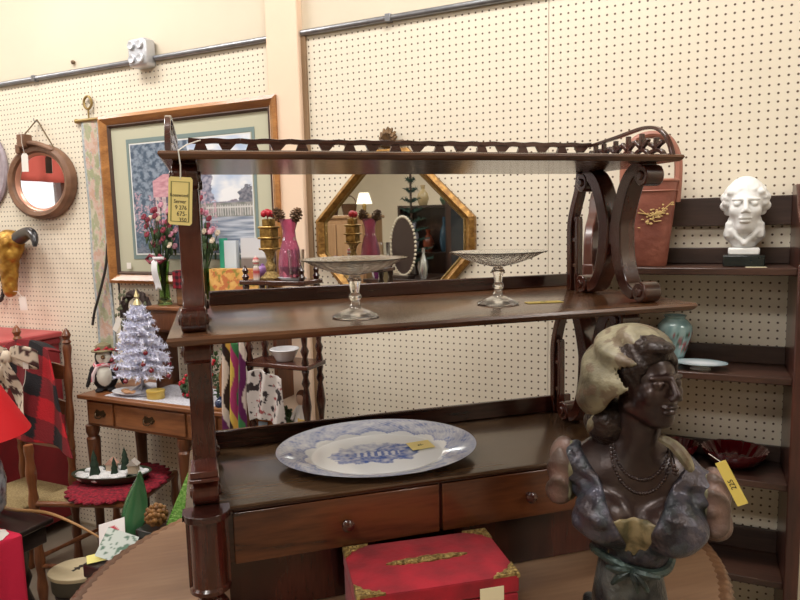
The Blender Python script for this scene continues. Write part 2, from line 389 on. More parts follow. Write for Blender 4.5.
et = thing('etagere', 'tall open dark mahogany shelf stand with scroll supports, pierced gallery and drawers', 'shelf stand', EO + Vector((0, 0, 0.003)), EA)
ZT, Z2, Z3 = 0.9745, 0.6425, 0.2675
def board(name, x0, x1, y0, y1, z0, z1, mt, par=None, n=6):
    """shelf with a rounded moulded front and ends"""
    h = z1-z0; b = MB(); P = [(0, 0)]
    cz = [(0.0, 0.0), (0.35, 0.0), (0.75, 0.25), (1.0, 0.6), (0.85, 0.9), (0.5, 1.0)]
    rings = []
    for o, q in cz:
        g = (1-o)*h*0.8; z = z0+q*h
        rings.append([(x0+g, y0+g, z), (x1-g, y0+g, z), (x1-g, y1, z), (x0+g, y1, z)])
    vs = [p for r in rings for p in r]; fs = [(3, 2, 1, 0), tuple(4*(len(rings)-1)+k for k in range(4))]
    for i in range(len(rings)-1):
        for k in range(4): k2 = (k+1) % 4; fs.append((i*4+k, i*4+k2, i*4+4+k2, i*4+4+k))
    b.add(vs, fs); return b.build(name, mt, par or et, angle=30)
board('top_shelf', 0, 1.1, 0, 0.36, ZT-0.014, ZT+0.001, M_mahtop)
board('middle_shelf', -0.006, 1.146, 0, 0.49, Z2-0.02, Z2, M_mahtop)
def scroll_support(name, u0, u1, z_lo, z_hi, vf, vr, par):
    """two C scrolls back to back, joined by a block, with a slotted post behind"""
    H = z_hi-z_lo; b = MB(); rv = 0.024 if H < 0.35 else 0.027
    mid = (vf+vr)/2
    for sgn, vv in ((1, vf), (-1, vr)):
        stem = mid-sgn*0.026
        pts = catmull([(vv+sgn*0.004, z_hi-0.013), (vv+sgn*0.04, z_hi-0.016), (stem-sgn*0.03, z_hi-H*0.16), (stem-sgn*0.003, z_hi-H*0.38), (stem, z_lo+H*0.5), (stem-sgn*0.008, z_lo+H*0.3), (stem-sgn*0.036, z_lo+H*0.11), (vv+sgn*0.03, z_lo+0.016)], 6)
        n = len(pts); w = [0.026+0.016*math.sin(PI*i/(n-1)) for i in range(n)]
        b.ribbon(pts, w, u0+0.002, u1-0.002, 'yz')
        # moulded ridge on the outer face
        for cz in (z_hi-rv-0.004, z_lo+rv):
            cvv = vv+sgn*0.004
            q = MB(); b.lathe([(rv, u0), (rv+0.002, u0+0.004), (rv+0.002, u1-0.004), (rv, u1)], (0, 0, 0), 22) if False else None
            circ = [(cvv+rv*math.cos(2*PI*k/22), cz+rv*math.sin(2*PI*k/22)) for k in range(22)]
            b.prism(circ, u0, u1, 'yz')
            circ = [(cvv+rv*0.45*math.cos(2*PI*k/14), cz+rv*0.45*math.sin(2*PI*k/14)) for k in range(14)]
            b.prism(circ, u0-0.005, u1+0.005, 'yz')
    zc = z_lo+H*0.5
    b.box(u0+0.006, u1-0.006, mid-0.03, mid+0.03, zc-0.028, zc+0.028)
    b.box(u0+0.012, u1-0.012, mid-0.012, mid+0.012, zc-0.042, zc+0.042)
    return b.build(name, M_mahv, par, bevel=0.003)
def rear_post(name, u0, u1, z_lo, z_hi, v, par):
    H = z_hi-z_lo; b = MB()
    P = catmull([(v, z_lo), (v, z_lo+H*0.3), (v, z_lo+H*0.55), (v-0.014, z_lo+H*0.7), (v-0.035, z_lo+H*0.85), (v-0.045, z_hi)], 5)
    b.ribbon(P, 0.022, u0+0.01, u1-0.01, 'yz')
    b.ribbon([(v-0.032, z_lo), (v-0.03, z_lo+H*0.62)], 0.012, u0+0.014, u1-0.014, 'yz')
    for q in (0.2, 0.42, 0.6): b.box(u0+0.014, u1-0.014, v-0.034, v, z_lo+H*q, z_lo+H*q+0.012)
    return b.build(name, M_mahv, par, bevel=0.002)
US = ((0.02, 0.066), (1.022, 1.068))
for a, b_ in US:
    scroll_support('scroll_support', a, b_, Z2, ZT-0.014, 0.045, 0.30, et)
    rear_post('rear_post', a, b_, Z2, ZT-0.014, 0.372, et)
for a, b_ in US:
    scroll_support('scroll_support', a-0.003, b_+0.004, Z3, Z2-0.02, 0.128, 0.385, et)
    rear_post('rear_post', a, b_, Z3, Z2-0.02, 0.462, et)
# square moulded collars on the lower left front scroll
MB().box(0.014, 0.072, 0.085, 0.175, Z3+0.062, Z3+0.07).box(0.016, 0.07, 0.09, 0.17, Z3+0.07, Z3+0.084).build('collar', M_mahv, et, bevel=0.002)
# galleries
b = MB(); y0, y1 = 0.338, 0.348; zb = ZT
b.box(0.02, 1.085, y0, y1, zb, zb+0.006)
n = 9; L0 = 1.035/n
for i in range(n):
    x0 = 0.045+i*L0; xc = x0+L0/2
    K = 0.064/0.038
    P = catmull([(x0, zb+0.061), (x0+L0*0.25, zb+0.059), (xc, zb+0.061), (x0+L0*0.75, zb+0.059), (x0+L0, zb+0.061)], 4)
    b.ribbon(P, 0.012, y0, y1, 'xz')
    b.ribbon([(x0, zb+0.037), (x0+L0, zb+0.037)], 0.006, y0, y1, 'xz')
    b.prism([(x0+L0*0.1, zb+0.04), (x0+L0*0.36, zb+0.04), (x0+L0*0.3, zb+0.058), (x0+L0*0.16, zb+0.058)], y0, y1, 'xz')
    b.prism([(xc+L0*0.06, zb+0.058), (xc+L0*0.44, zb+0.058), (xc+L0*0.3, zb+0.041), (xc+L0*0.14, zb+0.041)], y0, y1, 'xz')
    b.ribbon(bezier((x0, zb+0.003), (x0+L0*0.2, zb+0.03), (x0+L0*0.42, zb+0.034), (xc, zb+0.03), 8), 0.009, y0, y1, 'xz')
    b.ribbon(bezier((x0+L0, zb+0.003), (x0+L0*0.8, zb+0.03), (x0+L0*0.58, zb+0.034), (xc, zb+0.03), 8), 0.009, y0, y1, 'xz')
    b.ribbon(bezier((x0+L0*0.5, zb+0.004), (x0+L0*0.36, zb+0.01), (x0+L0*0.36, zb+0.018), (x0+L0*0.5, zb+0.02), 6), 0.007, y0, y1, 'xz')
    b.ribbon(bezier((x0+L0*0.5, zb+0.004), (x0+L0*0.64, zb+0.01), (x0+L0*0.64, zb+0.018), (x0+L0*0.5, zb+0.02), 6), 0.007, y0, y1, 'xz')
    b.prism([(x0+0.0, zb+0.004), (x0+0.016, zb+0.004), (x0+0.008, zb+0.034), (x0-0.008, zb+0.034)] if i else [(x0, zb+0.004), (x0+0.016, zb+0.004), (x0+0.008, zb+0.034), (x0, zb+0.034)], y0, y1, 'xz')
b.build('back_gallery', M_mah, et, bevel=0.0012)
for ux in (0.012, 1.082):
    b = MB(); u0, u1 = ux, ux+0.011
    top = catmull([(0.348, zb+0.06), (0.30, zb+0.063), (0.24, zb+0.067), (0.18, zb+0.072), (0.13, zb+0.075), (0.085, zb+0.069), (0.055, zb+0.052), (0.036, zb+0.028), (0.024, zb)], 5)
    b.ribbon(top, 0.008, u0, u1, 'yz'); b.box(u0, u1, 0.03, 0.35, zb, zb+0.006)
    for vc in (0.082, 0.135, 0.188, 0.24, 0.292, 0.33):
        h = 0.06 if 0.1 < vc < 0.2 else 0.045
        if vc > 0.2: h = 0.056
        for k in range(3):
            a = PI*(0.2+0.3*k)
            b.ribbon(bezier((vc, zb+h*0.45), (vc+0.012*math.cos(a), zb+h*0.45+0.012), (vc+0.024*math.cos(a), zb+h*0.45+0.02*math.sin(a)), (vc+0.03*math.cos(a), zb+h*0.45+h*0.6*math.sin(a)), 5), 0.009, u0, u1, 'yz')
        b.ribbon(bezier((vc-0.028, zb+0.004), (vc-0.02, zb+h*0.5), (vc+0.0, zb+h*0.3), (vc, zb+h*0.5), 5), 0.009, u0, u1, 'yz')
        b.ribbon(bezier((vc+0.028, zb+0.004), (vc+0.02, zb+h*0.5), (vc+0.0, zb+h*0.3), (vc, zb+h*0.5), 5), 0.009, u0, u1, 'yz')
    b.build('side_gallery', M_mah, et, bevel=0.0012)
MB().box(0.07, 1.12, 0.468, 0.482, Z2, Z2+0.037).build('shelf_upstand', M_mah, et, bevel=0.003)
MB().box(0.03, 1.1, 0.468, 0.482, Z3, Z3+0.048).build('shelf_upstand', M_mah, et, bevel=0.003)
# base carcass with two drawers
b = MB()
b.box(0.004, 1.10, 0.118, 0.484, Z3-0.133, Z3-0.013)
b.build('carcass', M_mah, et, bevel=0.002)
board('base_top', 0.0, 1.104, 0.10, 0.49, Z3-0.014, Z3, M_mahbase)
MB().box(0.095, 1.01, 0.109, 0.118, Z3-0.018, Z3-0.012).build('top_moulding', M_mah, et, bevel=0.002)
for a, b_ in ((0.094, 0.548), (0.556, 1.008)):
    d = MB().box(a, b_, 0.106, 0.119, Z3-0.131, Z3-0.019).build('drawer', M_draw, et, bevel=0.002)
    uc = (a+b_)/2 + (0.012 if a < 0.3 else -0.01)
    MB(Matrix.Translation((uc, 0.106, Z3-0.076)) @ Matrix.Rotation(PI/2, 4, 'X')).lathe([(0.008, 0), (0.007, 0.006), (0.013, 0.012), (0.014, 0.018), (0.009, 0.023), (0, 0.025)], (0, 0, 0), 20).build('knob', M_mahv, d)
MB().box(0.08, 1.02, 0.15, 0.162, 0.0005, Z3-0.134).build('shade_panel', M_mahv, et)  # dark board added to stand in for the deep shade under the drawers
for uc in (0.043, 1.055):
    # rounded bracket cap and half-round pilaster under each front scroll
    b = MB(); r = 0.044
    cap = [(uc-0.047, 0.12), (uc-0.047, 0.085)] + [(uc+r*math.cos(a), 0.088+0.03*math.sin(a)) for a in [PI+PI*k/14 for k in range(15)]] + [(uc+0.047, 0.085), (uc+0.047, 0.12)]
    b.prism(cap, Z3-0.014, Z3+0.0005, 'xy'); b.build('bracket_cap', M_mah, et, bevel=0.004)
    b = MB(); r = 0.036
    col = [(uc-0.042, 0.13), (uc-0.042, 0.1)] + [(uc+r*math.cos(a), 0.1+0.032*math.sin(a)) for a in [PI+PI*k/16 for k in range(17)]] + [(uc+0.042, 0.1), (uc+0.042, 0.13)]
    b.prism(col, 0.105, Z3-0.014, 'xy'); b.build('pilaster', M_mahv, et, bevel=0.001, angle=30)
    for vc in (0.105, 0.445):
        MB().lathe([(0.036, 0.112), (0.042, 0.106), (0.042, 0.098), (0.03, 0.09), (0.024, 0.08), (0.036, 0.06), (0.038, 0.045), (0.03, 0.025), (0.02, 0.015), (0.024, 0.006), (0.02, 0.0)], (uc, vc, 0), 24).build('foot', M_mahv, et)

# ------------------------------------------------------------------ things on the étagère
def SZ(z): return 0.7635 + z - 0.7605                       # height of a shelf surface in the E() frame
M_clear = glass('clear_pressed_glass', (254, 255, 255), 0.03, 1.42, bump=0.1, bscale=140); M_clear.node_tree.nodes['Principled BSDF'].inputs['Transmission Weight'].default_value = 0.96
def comport(label, u, v, s=1.0, rz=0.0):
    t = thing('glass_comport', label, 'glass dish', E(u, v, SZ(Z2)+0.0008), rz, group='clear glass comports on the middle shelf')
    t.scale = (s, s, s)
    MB().lathe([(1e-5, 0.002), (0.03, 0.002), (0.047, 0.0), (0.05, 0.003), (0.035, 0.011), (0.014, 0.019), (0.009, 0.03), (0.009, 0.036), (0.014, 0.041), (0.013, 0.046), (0.009, 0.052), (0.012, 0.07), (0.016, 0.079), (0.012, 0.084), (0.012, 0.088), (1e-5, 0.089)], (0, 0, 0), 32, cap=False).build('foot', M_clear, t)
    sc = lambda a, z: 1 + (0.018*math.sin(a*24) if z > 0.108 else 0)
    MB().lathe([(1e-5, 0.0895), (0.02, 0.090), (0.045, 0.096), (0.078, 0.107), (0.1, 0.119), (0.112, 0.1225), (0.113, 0.1245), (0.1, 0.1225), (0.077, 0.111), (0.044, 0.100), (0.02, 0.0945), (1e-5, 0.094)], (0, 0, 0), 96, wav=sc, cap=False).build('bowl', M_clear, t)
    return t
comport('left clear glass footed comport on the middle shelf, before the gilt mirror', 0.368, 0.107, 1.0)
comport('right clear glass footed comport on the middle shelf, beside a yellow tag', 0.727, 0.172, 1.0)

# blue and white transfer platter, propped on the gallery
pl = thing('oval_platter', 'oval blue and white transferware platter leaning on the base top of the stand', 'platter', E(0.443, 0.255, SZ(Z3)+0.038), EA-0.13)
pl.rotation_euler = (math.radians(5.0), 0, EA-0.15)
PA, PB = 0.243, 0.165
def plat(rho, t, up=1):
    z = 0.0 + (0.021*max(0, (rho-0.66)/0.34)**0.8 if rho > 0.66 else 0)
    return (PA*rho*math.cos(t), PB*rho*math.sin(t), z-0.022+(0 if up else -0.0045*(1-rho**8)))
BLU, WHT = lin((70, 102, 182)), lin((240, 243, 246))
def plat_col(p):
    rho = math.hypot(p.x/PA, p.y/PB); t = math.atan2(p.y/PB, p.x/PA)
    if rho > 0.975: return mix(BLU, WHT, 0.55)
    sc = 0.70+0.055*abs(math.sin(t*7))
    if rho > sc:
        k = 0.5+0.5*math.sin(t*84)*math.sin(rho*150); k2 = 0.5+0.5*math.sin(t*14+1)*math.sin(rho*30)
        return mix(WHT, BLU, 0.18+0.65*k*k2+0.5*(abs(fbm(p.x*60, p.y*60))))
    if abs(rho-sc) < 0.02: return mix(WHT, BLU, 0.7)
    x, y = p.x/PA, p.y/PB
    e = math.hypot((x+0.02)/0.44, (y-0.02)/0.34)+0.28*fbm(x*6, y*6)
    if e < 1.0:
        n = fbm(x*14, y*10, 3.0)
        if y > 0.16+0.12*math.sin(x*7): return mix(WHT, BLU, 0.35+0.5*n)
        if abs(y+0.02) < 0.07 and abs(x) < 0.22: return mix(WHT, BLU, 0.2 if math.sin(x*90) > 0 else 0.95)
        return mix(WHT, lin((52, 92, 178)), 0.72+0.6*n)
    return WHT
M_china = vcol('glazed_china', 0.12, coat=0.6)
b = MB(); nr, nt = 70, 260
vs = []; fs = []
for up in (1, 0):
    for i in range(nr+1):
        for k in range(nt): vs.append(plat(max(i/nr, 0.002), 2*PI*k/nt, up))
o_ = (nr+1)*nt
for i in range(nr):
    for k in range(nt):
        k2 = (k+1) % nt; fs.append((i*nt+k, i*nt+k2, (i+1)*nt+k2, (i+1)*nt+k)); fs.append((o_+i*nt+k, o_+(i+1)*nt+k, o_+(i+1)*nt+k2, o_+i*nt+k2))
for k in range(nt): k2 = (k+1) % nt; fs.append((nr*nt+k, nr*nt+k2, o_+nr*nt+k2, o_+nr*nt+k))
b.add(vs, fs); b.build('platter_body', M_china, pl, colour=lambda p: plat_col(p), angle=60)

# price tags
M_tagy = mat('tag_yellow', (236, 216, 140), 0.6); M_tagb = mat('tag_olive_border', (120, 118, 62), 0.6); M_tagw = mat('tag_white', (232, 228, 220), 0.6)
M_tagbr = mat('tag_bright_yellow', (238, 214, 110), 0.55); M_ink = mat('ink', (48, 40, 34), 0.6); M_string = mat('string', (210, 205, 195), 0.8)
t = thing('price_tag', 'large yellow price tag hanging on a string from the left end of the top shelf', 'price tag')
tpos = E(0.034, -0.008, 0); t.location = (tpos.x, tpos.y, 0.7605+0.889); t.rotation_euler = (0, math.radians(5), 0.16)
W_, H_ = 0.048, 0.084
MB().prism([(-W_/2+0.004, -H_/2), (W_/2-0.004, -H_/2), (W_/2, -H_/2+0.004), (W_/2, H_/2-0.004), (W_/2-0.004, H_/2), (-W_/2+0.004, H_/2), (-W_/2, H_/2-0.004), (-W_/2, -H_/2+0.004)], -0.0005, 0.0005, 'xz').build('tag_card', M_tagy, t, smooth=False)
b = MB(); q = 0.006
loop = [(-W_/2+q, -H_/2+q), (W_/2-q, -H_/2+q), (W_/2-q, H_/2-q*1.4), (-W_/2+q, H_/2-q*1.4)]
b.ribbon(loop, 0.0022, -0.0009, -0.0004, 'xz', closed=True); b.build('printed_border', M_tagb, t, smooth=False)
for k, (tx, sz) in enumerate((('Rosewood', 0.0085), ('Server', 0.0095), ('9 276', 0.0105), ('675-', 0.0115), ('350', 0.0105))):
    lettering('handwriting', tx, sz, M_ink, t, (0.002*(k-1), -0.0007, 0.010-0.0108*k), (PI/2, 0, 0))
MB().tube([(0, 0, H_/2-0.004), (-0.002, 0.002, H_/2+0.02), (-0.008, 0.004, H_/2+0.046), (-0.01, 0.03, H_/2+0.058), (0.0, 0.06, H_/2+0.07)], 0.0012, 6).build('string', M_string, t)
def flat_tag(label, loc, rot, w, h, m_, text=None, name='price_tag', ts=0.01):
    t = thing(name, label, 'price tag', loc); t.rotation_euler = rot
    MB().box(-w/2, w/2, -h/2, h/2, 0.0006, 0.0014).build('tag_card', m_, t, smooth=False)
    if text:
        for k, tx in enumerate(text): lettering('handwriting', tx, ts, M_ink, t, (0, h/2-(k+0.6)*h/(len(text)+0.2), 0.0017), (0, 0, 0))
    return t
flat_tag('yellow price tag lying flat on the middle shelf right of the right comport', E(0.835, 0.150, SZ(Z2)+0.0005), (0, 0, EA-0.12), 0.088, 0.03, M_tagbr, ['28-'], ts=0.012)
flat_tag('pale yellow price tag lying on the blue and white platter', E(0.555, 0.262, SZ(Z3)+0.0205), (math.radians(5.0), 0, EA+0.1), 0.06, 0.045, M_tagy, ['65-'], ts=0.012)

# ------------------------------------------------------------------ red velvet box
rb_ = thing('velvet_box', 'red velvet casket with gilt corner mounts on its lid, standing on the oval table', 'box', (-0.500, -1.165, 0.7608), 0.655)
M_vel = mat('red_velvet', (172, 14, 38), 0.75, nscale=14, rgb2=(128, 6, 26), sheen=0.15, bump=0.15, bscale=60)
M_gilt = mat('worn_gilt', (196, 168, 104), 0.42, metal=0.55, nscale=120, rgb2=(120, 96, 56), bump=0.8, bscale=180)
bw, bd, bh = 0.163, 0.098, 0.138
MB().box(-bw, bw, -bd, bd, 0, 0.098).build('box_body', M_vel, rb_, bevel=0.004)
def lid(u, v):
    x = (u*2-1); y = (v*2-1); return (x*(bw+0.001), y*(bd+0.001), bh+0.004*(1-x**4)*(1-y**4))
b = MB(); b.grid(lid, 20, 14)
b.box(-bw-0.001, bw+0.001, -bd-0.001, bd+0.001, 0.101, bh-0.0005); b.build('lid', M_vel, rb_, bevel=0.003)
for sx in (-1, 1):
    for sy in (-1, 1):
        P = [(0, 0), (0.056, 0), (0.044, 0.008), (0.032, 0.012), (0.026, 0.02), (0.016, 0.022), (0.013, 0.032), (0.006, 0.038), (0, 0.046)]
        P = [(sx*(bw+0.0015-x), sy*(bd+0.0015-y)) for x, y in P]
        b = MB(); b.prism(P, bh-0.002, bh+0.0045, 'xy'); b.prism([(sx*(bw-0.004), sy*(bd+0.0025)), (sx*(bw+0.0025), sy*(bd+0.0025)), (sx*(bw+0.0025), sy*(bd-0.03)), (sx*(bw-0.001), sy*(bd-0.03)), (sx*(bw-0.001), sy*(bd-0.001)), (sx*(bw-0.004), sy*(bd-0.001))], bh-0.006, bh+0.002, 'xy')
        for k in range(5):
            b.ell((sx*(bw-0.006-k*0.009), sy*(bd-0.005), bh+0.0045), (0.004, 0.003, 0.0025), 8, 5)
        b.build('corner_mount', M_gilt, rb_, bevel=0.001)
b = MB(); P = []
for k in range(60):
    a = 2*PI*k/60; r = 0.0105*(1+0.18*math.sin(a*16)); tpr = (1-abs(math.cos(a))**6*0.75)
    P.append((0.088*math.cos(a), r*math.copysign(abs(math.sin(a))**0.6, math.sin(a))*tpr*1.0))
b.prism(P, bh+0.002, bh+0.0065, 'xy')
b.ell((0, 0, bh+0.006), (0.015, 0.013, 0.004), 16, 8)
for k in range(-6, 7):
    if abs(k) > 1: b.ell((k*0.012, 0, bh+0.0065), (0.006, 0.0045, 0.002), 8, 5)
b.build('lid_ornament', M_gilt, rb_)
g = flat_tag('small cream price tag on the front of the red velvet box', (0, 0, 0), (0, 0, 0), 0.05, 0.03, mat('tag_cream', (236, 226, 190), 0.6), None, ts=0.01)
fx = Matrix.Translation(rb_.location) @ Matrix.Rotation(0.655, 4, 'Z') @ Matrix.Translation((0.105, -bd-0.0016, 0.105)) @ Matrix.Rotation(PI/2, 4, 'X')
g.matrix_world = fx; g.location = fx.translation; g.rotation_euler = fx.to_euler()

# ------------------------------------------------------------------ bronze-finished bust of a woman
bu = thing('woman_bust', 'dark bronze bust of a peasant woman in a greenish headscarf looking right', 'bust', (-0.110, -1.056, 0.7608), 0.083)
M_bz = mat('bronze_skin', (62, 44, 40), 0.3, metal=0.35, spec=0.7, nscale=22, rgb2=(42, 28, 27), bump=0.12, bscale=70)
M_dress = vcol('bronze_dress', 0.30, bump=0.5, bscale=70, metal=0.3)
M_slv = vcol('painted_sleeve', 0.42, bump=0.5, bscale=60)
M_scarf = vcol('painted_headscarf', 0.5, bump=0.4, bscale=60)
M_hair = mat('bronze_hair', (52, 38, 33), 0.34, metal=0.3, nscale=30, rgb2=(34, 24, 22), bump=0.9, bscale=50)
HS = 0.80; HC = np.array([0.024, -0.012, 0.532]); HY = math.radians(40)
Rz = np.array([[math.cos(HY), -math.sin(HY), 0], [math.sin(HY), math.cos(HY), 0], [0, 0, 1]])      # columns: head x (her left), head y (back)
tl = math.radians(-3); Rx = np.array([[1, 0, 0], [0, math.cos(tl), -math.sin(tl)], [0, math.sin(tl), math.cos(tl)]])
HR = Rz @ Rx
def head_space(P): return (P-HC) @ HR / HS                  # head-local: x side, -y face, z up
def sd_face(q, open_=1):
    d = sd_ell(q, (0, 0.02, 0.03), (0.068, 0.084, 0.078))
    d = smin(d, sd_ell(q, (0, -0.022, -0.022), (0.052, 0.058, 0.072)), 0.02)
    d = smin(d, sd_ell(q, (0, -0.052, -0.078), (0.024, 0.024, 0.02)), 0.022)
    d = smin(d, sd_cap(q, (-0.045, 0.01, -0.055), (-0.012, -0.045, -0.082), 0.012), 0.02)
    d = smin(d, sd_cap(q, (0.045, 0.01, -0.055), (0.012, -0.045, -0.082), 0.012), 0.02)
    for s in (-1, 1):
        d = smin(d, sd_ell(q, (s*0.034, -0.055, -0.018), (0.018, 0.018, 0.02)), 0.014)
        d = smax(d, -sd_ell(q, (s*0.027, -0.087, 0.006), (0.019, 0.016, 0.012)), 0.008)
        d = smin(d, sd_cap(q, (s*0.010, -0.080, 0.022), (s*0.043, -0.065, 0.021), 0.0048), 0.012)
        d = smin(d, sd_ell(q, (s*0.027, -0.0665, 0.005), (0.0135, 0.0125, 0.0115)), 0.002)
        d = smin(d, sd_cap(q, (s*0.015, -0.0775, 0.011), (s*0.040, -0.0685, 0.0105), 0.0026), 0.003)
        d = smin(d, sd_ell(q, (s*0.010, -0.094, -0.024), (0.008, 0.01, 0.007)), 0.005)
    d = smin(d, sd_cap(q, (0, -0.078, 0.024), (0, -0.100, -0.016), 0.0065, 0.0095), 0.008)
    d = smax(d, -sd_ell(q, (0, -0.086, -0.035), (0.004, 0.006, 0.006)), 0.003)
    d = smin(d, sd_ell(q, (0, -0.078, -0.0455), (0.023, 0.0125, 0.0065)), 0.004)
    d = smin(d, sd_ell(q, (0, -0.076, -0.0575), (0.020, 0.0125, 0.0075)), 0.004)
    d = smax(d, -sd_cap(q, (-0.021, -0.0845, -0.0512), (0.021, -0.0845, -0.0512), 0.0018), 0.002)
    return d
def wob(P, f, ph=0.0):
    return np.sin(P[:, 0]*f+ph+2*np.sin(P[:, 2]*f*0.7+ph))*np.sin(P[:, 1]*f*0.8+1.3*ph+1.5*np.sin(P[:, 0]*f*0.6))*0.6+0.4*np.sin(P[:, 2]*f*1.3+2*np.sin(P[:, 0]*f*0.9+ph))
def sd_torso(P):
    d = sd_ell(P, (0.008, 0.02, 0.31), (0.112, 0.068, 0.09))
    d = smin(d, sd_cap(P, (-0.108, 0.02, 0.345), (0.122, 0.02, 0.318), 0.038), 0.03)
    d = smin(d, sd_cap(P, (-0.06, 0.03, 0.375), (0.07, 0.03, 0.365), 0.03), 0.03)
    d = smin(d, sd_ell(P, (-0.050, -0.046, 0.272), (0.050, 0.048, 0.046)), 0.018)
    d = smin(d, sd_ell(P, (0.074, -0.044, 0.266), (0.055, 0.050, 0.048)), 0.018)
    d = smin(d, sd_cap(P, (0.006, 0.012, 0.25), (0.004, 0.012, 0.165), 0.075, 0.062), 0.03)
    return d
def body_fn(P):
    d = sd_face(head_space(P))*HS
    nk = smin(sd_cap(P, (0.0, 0.022, 0.33), (0.014, 0.006, 0.48), 0.05, 0.041), sd_cap(P, (-0.015, -0.01, 0.36), (0.035, -0.018, 0.45), 0.014), 0.02)
    d = smin(d, nk, 0.014)
    tr = np.maximum(sd_torso(P), 0.235-P[:, 2])
    return smin(d, tr, 0.03)
sculpt('body', body_fn, (-0.17, -0.12, 0.23), (0.19, 0.12, 0.63), 0.0032, M_bz, bu, smooth_it=1)
def neck_z(X):
    a = np.abs(X-0.008); return np.where(a < 0.036, 0.202+a*2.2, np.where(a < 0.07, 0.281+(a-0.036)*2.0, 0.346+(a-0.07)*1.2))
def bodice_fn(P):
    fold = 0.0022*wob(P, 95)+0.002*np.sin(P[:, 0]*70+P[:, 2]*130+3*np.sin(P[:, 2]*40))
    d = sd_torso(P)-0.0065+fold+0.0022*np.sin(P[:, 0]*55-P[:, 2]*75+2*np.sin(P[:, 2]*22+P[:, 1]*20))
    lim = np.where(P[:, 1] < 0.035, neck_z(P[:, 0]), 0.385)
    d = smax(d, (P[:, 2]-lim)*0.5, 0.004)
    return np.maximum(d, 0.17-P[:, 2])
def dress_col(p):
    n = fbm(p.x*22, p.y*22, p.z*22); c = mix(lin((44, 40, 45)), lin((84, 82, 94)), 0.5+1.1*n)
    k = fbm(p.x*30+5, p.y*30, p.z*30)
    if k > 0.15: c = mix(c, lin((64, 72, 74)), 0.5)
    if k < -0.28: c = mix(c, lin((84, 72, 72)), 0.4)
    return c
sculpt('bodice', bodice_fn, (-0.18, -0.13, 0.165), (0.20, 0.12, 0.42), 0.0034, M_dress, bu, colour=dress_col, smooth_it=1)
def chem_fn(P):
    d = sd_torso(P)-0.0035+0.002*np.sin(P[:, 0]*180)
    a = np.abs(P[:, 0]-0.006)
    return np.maximum(np.maximum(d, P[:, 2]-0.283-0.0012*np.sin(P[:, 0]*260)), np.maximum(a-0.046, 0.19-P[:, 2])+P[:, 1]*0)
def chem_fn2(P): return np.maximum(chem_fn(P), P[:, 1]+0.0)
sculpt('chemise', chem_fn2, (-0.06, -0.13, 0.185), (0.07, 0.02, 0.288), 0.003, vcol('painted_chemise', 0.45, bump=0.5, bscale=60), bu, smooth_it=1,
       colour=lambda p: mix(lin((78, 72, 46)), lin((142, 126, 92)), 0.5+1.2*fbm(p.x*40, p.y*40, p.z*40)))
for nm, cxx, czz, s in (('l', -0.130, 0.338, -1), ('r', 0.148, 0.302, 1)):
    def slv(P, cxx=cxx, czz=czz, s=s):
        d = sd_ell(P, (cxx, 0.015, czz), (0.030, 0.048, 0.060))
        d = smin(d, sd_ell(P, (cxx+s*0.004, 0.008, czz-0.045), (0.028, 0.036, 0.026)), 0.015)
        return d + 0.0035*np.sin(P[:, 1]*150+4*np.sin(P[:, 2]*38)+P[:, 0]*60)
    sculpt('puff_sleeve', slv, (cxx-0.05, -0.06, czz-0.09), (cxx+0.05, 0.08, czz+0.08), 0.003, M_slv, bu, smooth_it=1,
           colour=lambda p, c0=cxx: mix(mix(lin((72, 48, 46)), lin((128, 98, 92)), 0.5+0.5*math.sin(p.y*150+4*math.sin(p.z*38)+p.x*60)), lin((140, 136, 108)), 1.0 if abs(p.x)-abs(c0) < -0.014 else 0.12))
# headscarf
def scarf_fn(P):
    d = sd_ell(P, (-0.002, 0.03, 0.540), (0.089, 0.096, 0.094))
    d = smin(d, sd_ell(P, (-0.058, 0.02, 0.50), (0.045, 0.06, 0.06)), 0.03)
    dr = P-np.array([0.05, -0.03, 0.6]); f = 0.0055*np.sin(60*np.sqrt((dr**2).sum(1)*1.0)*2+5*np.sin(P[:, 2]*26)+P[:, 0]*60)
    d = d+f
    cut = (P[:, 0]-P[:, 2]*1.02+0.542+0.006*np.sin(P[:, 2]*90))*0.7
    inner = sd_ell(P, (0.014, 0.01, 0.54), (0.070, 0.080, 0.080))
    return smax(np.maximum(d, -inner), cut, 0.004)
scol = lambda p: mix(mix(lin((84, 76, 58)), lin((150, 142, 116)), 0.55+1.0*fbm(p.x*16, p.y*16, p.z*16)), lin((92, 66, 50)), 0.6 if fbm(p.x*30+3, p.y*30, p.z*30) < -0.22 else 0.0)
sculpt('headscarf', scarf_fn, (-0.12, -0.09, 0.41), (0.11, 0.14, 0.645), 0.0034, M_scarf, bu, colour=scol, smooth_it=1)
MB().tube(catmull([(0.05, -0.03, 0.43), (0.074, -0.045, 0.422), (0.092, -0.052, 0.402), (0.104, -0.048, 0.378)], 5), [0.006, 0.008, 0.009, 0.010, 0.010, 0.011, 0.011, 0.012, 0.012, 0.012, 0.012, 0.011, 0.010, 0.009, 0.007, 0.004], 8).build('scarf_tail', M_scarf, bu, colour=scol)
MB().tube(catmull([(-0.05, 0.0, 0.475), (-0.07, -0.01, 0.445), (-0.08, -0.01, 0.425)], 5), [0.010, 0.012, 0.013, 0.013, 0.013, 0.012, 0.011, 0.01, 0.008, 0.006, 0.004], 8).build('scarf_tail', M_scarf, bu, colour=scol)
